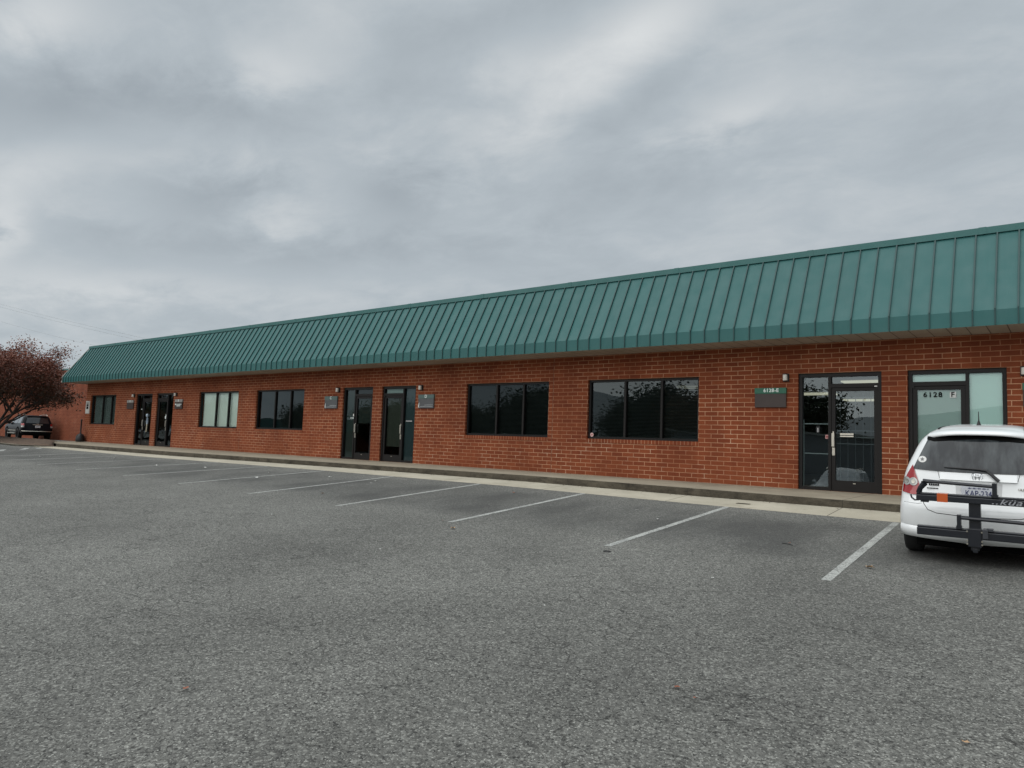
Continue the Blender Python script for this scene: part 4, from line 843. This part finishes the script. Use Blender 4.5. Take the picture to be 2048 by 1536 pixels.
# ---- black off-road car ---------------------------------------------------
SR = smooth_rows([(.38, .84, .18, 4.55, .25, .5), (.46, .92, .03, 4.76, .25, .5), (.62, .955, .0, 4.82, .22, .5), (.80, .96, .03, 4.80, .22, .5), (.98, .955, .06, 4.72, .22, .5), (1.06, .935, .08, 4.30, .22, .5), (1.14, .91, .10, 3.55, .22, .45), (1.32, .85, .16, 3.20, .22, .45), (1.52, .785, .23, 2.85, .22, .4), (1.63, .73, .29, 2.60, .25, .4), (1.69, .62, .38, 2.35, .25, .4), (1.72, .40, .60, 2.0, .2, .3)], 2)
def suv(loc, rz, paint, label, group=None, tint=(0.02, 0.024, 0.026)):
    c = empty('suv_car', loc, (0, 0, rz), label=label, cat='car', group=group)
    bd = mkshell(SR).build('body', paint, c, smooth=True); gm = mat('suv_glass', tint, .06, coat=1)
    of = lambda d: (lambda u, v: (u, rear_y(SR, u, v) - d, v))
    patch([(-.60, 1.56), (-.70, 1.16), (.70, 1.16), (.60, 1.56)], of(.008), 3).build('rear_window', gm, bd, smooth=True)
    for sgn in (-1, 1):
        for poly in ([(.55, 1.14), (1.35, 1.14), (1.30, 1.55), (.62, 1.56)], [(1.42, 1.14), (2.25, 1.14), (2.20, 1.56), (1.38, 1.56)], [(2.33, 1.14), (3.25, 1.14), (2.72, 1.53), (2.28, 1.56)]):
            patch(poly, lambda u, v: (sgn * (side_x(SR, u, v) + .006), u, v), 2).build('side_window', gm, bd, smooth=True)
        tl = [(sgn * .80, 1.14), (sgn * .955, 1.12), (sgn * .955, .98), (sgn * .78, .99)]
        l = patch(tl, of(.012), 2).build('tail_lamp', M['red_lens'], c, smooth=True)
        patch([(sgn * .78, .985), (sgn * .955, .975), (sgn * .95, .86), (sgn * .80, .86)], of(.012), 2).build('lens', M['clear_lens'], l, smooth=True)
        b = MB(); b.lathe([(.0001, -.10), (.09, -.07), (.11, 0), (.08, .07), (.0001, .08)], (sgn * 1.02, 3.05, 1.17), 12, 'Y'); b.build('mirror', paint, c, smooth=True)
        b = MB(); b.tube([(sgn * .66, .55, 1.70), (sgn * .66, .65, 1.765), (sgn * .68, 1.6, 1.775), (sgn * .66, 2.45, 1.74), (sgn * .64, 2.52, 1.69)], .022, 6); b.build('roof_rail', M['chrome'], c)
        b = MB(); b.box(*sorted((sgn * .90, sgn * 1.03)), 1.45, 3.35, .40, .46); b.build('running_board', M['chrome'], c, bevel=.01)
        b = MB(); b.box(*sorted((sgn * .955, sgn * .972)), 1.45, 3.45, .60, .66); b.build('door_moulding', M['chrome'], c)
        for yy in (.98, 3.78):
            m_ = MB(); m_.lathe([(.0001, 0), (.46, 0)], (sgn * .963, yy, .44), 28, 'X'); m_.build('wheel_arch', M['under'], c); wheel(c, sgn * .86, yy, .385, .25, sgn, 6)
    b = MB(); b.box(-.30, .30, rear_y(SR, 0, 1.05) - .035, rear_y(SR, 0, 1.05), 1.03, 1.075); b.box(-.07, .07, rear_y(SR, 0, 1.05) - .045, rear_y(SR, 0, 1.05), 1.06, 1.12); b.build('tailgate_garnish', M['chrome'], c, bevel=.01)
    b = MB(); yb_ = rear_y(SR, 0, .92); b.box(-.155, .155, yb_ - .03, yb_ - .01, .85, 1.0); pt = b.build('licence_plate', mat('suv_plate', (.62, .63, .64), .4), c)
    b = MB()
    for k in range(6): b.box(-.11 + k * .038, -.085 + k * .038, yb_ - .034, yb_ - .03, .90, .95)
    b.build('plate_characters', mat('suv_plate_ink', (.05, .05, .1), .5), pt)
    P = [of(.02)(-.93 + 1.86 * k / 16, .60) for k in range(17)]; b = MB(); b.tube(P, .022, 6); b.build('bumper_strip', M['chrome'], c)
    b = MB(); b.box(-.78, .78, .10, 4.5, .30, .42); b.build('underbody', M['under'], c)
    b = MB(); yy = rear_y(SR, 0, 1.62); b.box(-.60, .60, yy - .10, yy + .15, 1.625, 1.655); b.build('spoiler', paint, bd, bevel=.01)
    return c
suv((-56.9, 2.95, -.10), R(86), carpaint('black_car_paint', (0.006, 0.007, 0.009), .22), 'black off-road car parked in front of the set-back brick wall')

# ------------------------------------------------------------------ trees
def leafmat(name, cols):
    m = mat(name, cols[0], .6); t = NT(m); co = t.n('ShaderNodeTexCoord').outputs['Object']
    at = t.n('ShaderNodeAttribute', attribute_name='tone').outputs['Fac']
    r = t.n('ShaderNodeValToRGB', {0: at}); r.color_ramp.elements[0].color = (*cols[0], 1); r.color_ramp.elements[1].color = (*cols[-1], 1)
    for i, c in enumerate(cols[1:-1]): e_ = r.color_ramp.elements.new((i + 1) / (len(cols) - 1)); e_.color = (*c, 1)
    t.l(r.outputs[0], 'Base Color'); t.b.inputs['Transmission Weight'].default_value = 0.0; return m
def grow(seed, height, spread, levels=4, stems=4, leaf=.05, nleaf=9000, tone=None, flat=1.0, clump=.35, low=.25):
    rnd = random.Random(seed); tr = MB(); tips = []
    def br(p, d, ln, r, lv):
        pts = [p]; rr = [r]; q = p.copy(); dd = d.copy(); n = 4
        for i in range(n):
            dd = (dd + Vector((rnd.uniform(-.22, .22), rnd.uniform(-.22, .22), rnd.uniform(-.06, .16)))).normalized(); q = q + dd * ln / n; pts.append(q.copy()); rr.append(r * (1 - .42 * (i + 1) / n))
            if lv <= levels - 2 and i >= 1 or lv >= levels - 1: tips.append((q.copy(), lv)) if lv >= levels - 2 else None
        tr.tube(pts, rr, 6 if lv < 2 else 4, False)
        if lv < levels:
            for k in range(rnd.choice((2, 3, 3))):
                a = rnd.uniform(0, 2 * math.pi); s_ = Vector((math.cos(a) * spread, math.sin(a) * spread, rnd.uniform(-.05, .75) * flat)); nd = (dd * .75 + s_ * .75).normalized()
                st_ = pts[rnd.choice((2, 3, 4))]; br(st_, nd, ln * rnd.uniform(.62, .84), r * .55, lv + 1)
    for s_ in range(stems):
        a = 2 * math.pi * s_ / stems + rnd.uniform(-.4, .4); d = Vector((math.cos(a) * .55 * spread, math.sin(a) * .55 * spread, 1)).normalized()
        br(Vector((math.cos(a) * .08, math.sin(a) * .08, -.1)), d, height * .36, .075 * height / 6, 0)
    lf = MB(); tones = []
    for i in range(nleaf):
        p, lv = tips[rnd.randrange(len(tips))]; c = p + Vector((rnd.gauss(0, clump), rnd.gauss(0, clump), rnd.gauss(0, clump * .7)))
        if c.z < height * low + (.35 * math.sin(c.x * 1.9) + .3 * math.sin(c.y * 2.3 + 1)): continue
        u = Vector((rnd.gauss(0, 1), rnd.gauss(0, 1), rnd.gauss(0, .6))).normalized(); v = u.cross(Vector((rnd.gauss(0, 1), rnd.gauss(0, 1), rnd.gauss(0, 1)))).normalized(); s2 = leaf * rnd.uniform(.6, 1.3)
        lf.quad(tuple(c - u * s2), tuple(c + v * s2 * .5), tuple(c + u * s2), tuple(c - v * s2 * .5)); tones.append(tone(c, rnd) if tone else rnd.random())
    return tr, lf, tones
def plant(name, data, loc, mats, rz=0, sc=1.0, meshes=None, **k):
    o = empty(name, loc, (0, 0, rz), **k); o.scale = (sc, sc, sc)
    if meshes is None:
        tr, lf, tones = data; a = tr.build('trunk', mats[0], o, smooth=True)
        me = bpy.data.meshes.new('crown'); me.from_pydata(lf.v, [], lf.f); me.materials.append(mats[1]); at = me.attributes.new('tone', 'FLOAT', 'FACE'); at.data.foreach_set('value', tones)
        c = bpy.data.objects.new('crown', me); col.objects.link(c); c.parent = o; return o, (a.data, me)
    for nm, me in zip(('trunk', 'crown'), meshes):
        c = bpy.data.objects.new(nm, me); col.objects.link(c); c.parent = o
    return o, meshes
bark = speckle(mat('grey_bark', (0.060, 0.048, 0.040), .9), .3, 12, .4)
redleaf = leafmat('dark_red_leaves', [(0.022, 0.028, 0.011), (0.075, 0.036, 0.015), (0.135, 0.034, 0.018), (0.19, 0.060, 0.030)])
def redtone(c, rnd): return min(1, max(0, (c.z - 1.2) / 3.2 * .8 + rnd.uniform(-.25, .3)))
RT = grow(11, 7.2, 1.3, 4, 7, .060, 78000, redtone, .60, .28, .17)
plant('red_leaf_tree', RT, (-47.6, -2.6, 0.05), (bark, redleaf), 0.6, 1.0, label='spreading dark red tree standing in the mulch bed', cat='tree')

# surroundings behind the viewer, seen only as reflections in the glass ---------
gleaf = leafmat('evergreen_leaves', [(0.012, 0.022, 0.010), (0.03, 0.05, 0.02), (0.06, 0.075, 0.028)]); oleaf = leafmat('autumn_leaves', [(0.09, 0.04, 0.012), (0.16, 0.07, 0.02), (0.12, 0.10, 0.03)])
GT = grow(21, 9.0, .85, 3, 3, .15, 24000, None, .9, .85, .10); OT = grow(33, 8.5, 1.0, 3, 3, .12, 12000, None, .9, .7, .2)
gm = om = None; rnd = random.Random(5); k = 0
for i in range(44):
    x = 12 - i * 5.2 - max(0, i - 20) * 2.2 + rnd.uniform(-1.5, 1.5); y = -62 + rnd.uniform(-6, 6) + (8 if i % 4 == 0 else 0); z = lotz(x, -30); s_ = rnd.uniform(1.0, 1.5) * (.5 if i < 7 else .92)
    if -138 < x < -98: continue
    if i % 5 == 3: o, om = plant('autumn_tree', OT, (x, y, z), (bark, oleaf), rnd.uniform(0, 6), s_, om, label='orange autumn tree beyond the far side of the lot', cat='tree', group='trees across the lot')
    else: o, gm = plant('evergreen_tree', GT, (x, y, z), (bark, gleaf), rnd.uniform(0, 6), s_, gm, label='dense evergreen tree beyond the far side of the lot', cat='tree', group='trees across the lot')
ob = empty('opposite_building', (-95, -60, -1.5), label='low brick building with a green roof across the lot', cat='building')
b = MB(); b.box(-25, 25, -8, 0, 0, 3.2); b.build('wall', M['brick_far'], ob); b = MB(); b.prism([(-26, 3.2), (26, 3.2), (25, 5.1), (-25, 5.1)], -8.5, 1.0); b.build('roof', M['green'], ob)
gb_ = empty('metal_shed', (-19, -46, -1.5), label='pale grey metal shed across the lot', cat='building')
b = MB(); b.box(-11, 9, -8, 0, 0, 3.9); b.build('wall', speckle(mat('shed_grey', (.36, .38, .39), .6), .1, 2), gb_); b = MB(); b.box(-11.3, 9.3, -8.3, .3, 3.9, 4.1); b.build('roof', M['trim_pale'], gb_)
for (x, y, rz, lb) in ((-8.8, -22.5, 178, 'white off-road car across the lane, nearest door E'), (-4.6, -23.2, 183, 'white off-road car across the lane, right of the first'), (-27, -24.5, 176, 'white off-road car across the lane, farther left')):
    suv((x, y, lotz(x, y)), R(rz - 180) , carpaint('pale_car_paint', (.62, .65, .66)), lb, 'white cars across the lane')

# ------------------------------------------------------------------ power lines far behind
wm = mat('wire_grey', (.34, .36, .37), .6)
for (a, c, lb) in (((-215, 40, 32.0), (-100, 40, 12.5), 'uppermost thin overhead cable left of the roof'), ((-215, 40, 31.3), (-100, 40, 12.0), 'second thin overhead cable just below the uppermost'), ((-200, 40, 25.2), (-120, 40, 12.8), 'faint middle overhead cable beside the tree'), ((-190, 40, 20.3), (-115, 40, 9.9), 'low overhead cable above the tree tips'), ((-190, 40, 19.8), (-115, 40, 9.2), 'lowest overhead cable above the tree tips')):
    P = []
    for k in range(13):
        t = k / 12; P.append((lerp(a[0], c[0], t), 40, lerp(a[2], c[2], t) - 1.2 * 4 * t * (1 - t) * .35))
    MB().tube(P, .022, 5).build('power_line', wm, label=lb, cat='cable', group='overhead cables')

# ------------------------------------------------------------------ litter on the lot
lm1 = mat('tan_leaf', (0.42, 0.27, 0.15), .7); lm2 = mat('rust_leaf', (0.25, 0.09, 0.05), .7); lm3 = mat('white_scrap', (0.72, 0.72, 0.68), .6)
def scrap(name, x, y, s_, m, label, cat, group, seed):
    r = random.Random(seed); b = MB(); n = 9; pts = []
    for k in range(n):
        a = 2 * math.pi * k / n; q = s_ * (.55 + .6 * r.random()) * (1.2 if k % 2 else .7); pts.append((q * math.cos(a), q * math.sin(a) * .8, s_ * r.uniform(.02, .5)))
    for k in range(n):
        j = (k + 1) % n; b.poly([(0, 0, s_ * .08), pts[k], pts[j]])
    o = b.build(name, m, label=label, cat=cat, group=group); o.location = (x, y, lotz(x, y) + .012); o.rotation_euler = (0, 0, r.uniform(0, 6)); return o
scrap('fallen_leaf', -1.86, -6.69, .055, lm1, 'curled tan leaf right of the worn line by the hatchback', 'leaf', None, 1)
LEAVES = []
for i, (x, y, m_, s_) in enumerate(((-7.33, -7.68, lm1, .05), (-2.13, -11.04, lm2, .028), (-1.96, -11.13, lm2, .02), (-3.0, -5.85, lm2, .03), (-.53, -10.79, lm1, .03), (-4.76, -13.04, lm2, .022), (-7.9, -7.3, lm2, .03), (-12.2, -6.4, lm1, .04), (-9.0, -4.1, lm2, .04))):
    LEAVES.append((scrap('fallen_leaf', x, y, s_, m_, 'leaf', 'leaf', 'dry leaves scattered over the lot', 10 + i), i))
SCR = ['white scrap on the open lot left of the worn line by the hatchback', 'tiny white fleck low in the middle foreground asphalt', 'white scrap beyond the outer ends of the middle stall lines', 'white scrap in the stall in front of the wide window with the round sticker', 'white scrap inside the stall below door C', 'large white scrap in the stall below the left side of door C', 'white scrap in the stall just right of the line below door C', 'white scrap near the gutter below door D', 'small scrap beside the one near the gutter below door D', 'small white fleck near the gutter below the sticker window', 'white scrap in a far stall below the clear reflecting window', 'white scrap near the gutter below the pale blinds', 'smallest white fleck in the centre foreground asphalt', 'white fleck on the open lot left of centre', 'white scrap near the gutter between door C and the reflecting window', 'farthest white scrap, in front of door B']
LVS = ['tan leaf just beyond the outer end of the stall line below door D', 'small rust leaf low right in the foreground', 'tiny rust leaf below the small rust leaf in the right foreground', 'reddish leaf in the stall beside the hatchback', 'tan leaf in the bottom right corner', 'red speck of leaf in the left foreground', 'rust leaf left of the tan one beyond the stall lines', 'tan leaf in a stall below door D', 'rust leaf near the gutter below the dark three-pane window']
for i, (x, y, s_) in enumerate(((-3.09, -8.16, .035), (-4.85, -11.39, .02), (-10.66, -8.55, .07), (-5.24, -5.19, .05), (-16.19, -5.39, .09), (-16.97, -4.56, .08), (-14.7, -4.31, .07), (-13.04, -4.27, .06), (-12.8, -4.6, .05), (-5.96, -4.55, .045), (-22.4, -5.0, .09), (-27.0, -4.3, .10), (-3.94, -10.04, .018), (-7.08, -9.31, .03), (-20.2, -4.6, .08), (-30.5, -5.5, .10))):
    scrap('paper_scrap', x, y, s_ * .6, lm3, SCR[i], 'litter', 'white scraps scattered over the stalls', 40 + i)
b = MB(); b.tube([(-4.70, -7.60, 0), (-4.64, -7.57, 0), (-4.60, -7.62, 0), (-4.66, -7.67, 0), (-4.70, -7.60, 0)], .006, 6)
b = MB(); P = [(.045 * math.cos(k * math.pi / 6), .045 * math.sin(k * math.pi / 6), 0) for k in range(13)]; b.tube(P, .005, 6, False)
o = b.build('rubber_ring', M['black'], label='small black ring at the outer end of a stall line', cat='litter'); o.location = (-4.69, -7.66, lotz(-4.69, -7.66) + .006)
b = MB(); b.tube([(-.09, .03, 0), (0, 0, 0), (.07, -.05, 0)], .0035, 5); o = b.build('twig', M['matte_black'], label='thin dark twig lying in the stall beside the hatchback', cat='twig'); o.location = (-3.0, -5.9, lotz(-3.0, -5.9) + .007)
# valve cover set in the gutter
b = MB(); b.box(-.12, .12, -.06, .06, 0, .006); o = b.build('utility_cover', M['curb'], label='small dark cover plate set in the pale gutter strip', cat='cover plate'); o.location = (-4.75, -2.8, .5 * (lotz(-4.75, -3) + interp(-4.75, XS, ZB)) + .004)

rnd = random.Random(77); b = MB()
for i in range(420):
    x = rnd.uniform(-38, 1) if i % 3 else -20 + rnd.gauss(0, 9); y = YC - abs(rnd.gauss(0, .09)) - .01
    zb_ = interp(x, XS, ZB); zl_ = interp(x, XS, ZP) + .005; z = lerp(zl_, zb_, (y - YIN) / (YC - YIN)) + .004; q = rnd.uniform(.006, .028); a = rnd.uniform(0, 6.28)
    pts = [(x + q * math.cos(a + k * 1.57) * rnd.uniform(.5, 1), y + q * .6 * math.sin(a + k * 1.57), z + rnd.uniform(0, .010)) for k in range(4)]
    b.quad(*pts)
b.build('gutter_debris', mat('leaf_crumbs', (0.055, 0.038, 0.024), .9), kind='stuff', label='dark crumbs of leaves and grit along the foot of the curb')

for o, i in LEAVES: o['label'] = LVS[i]
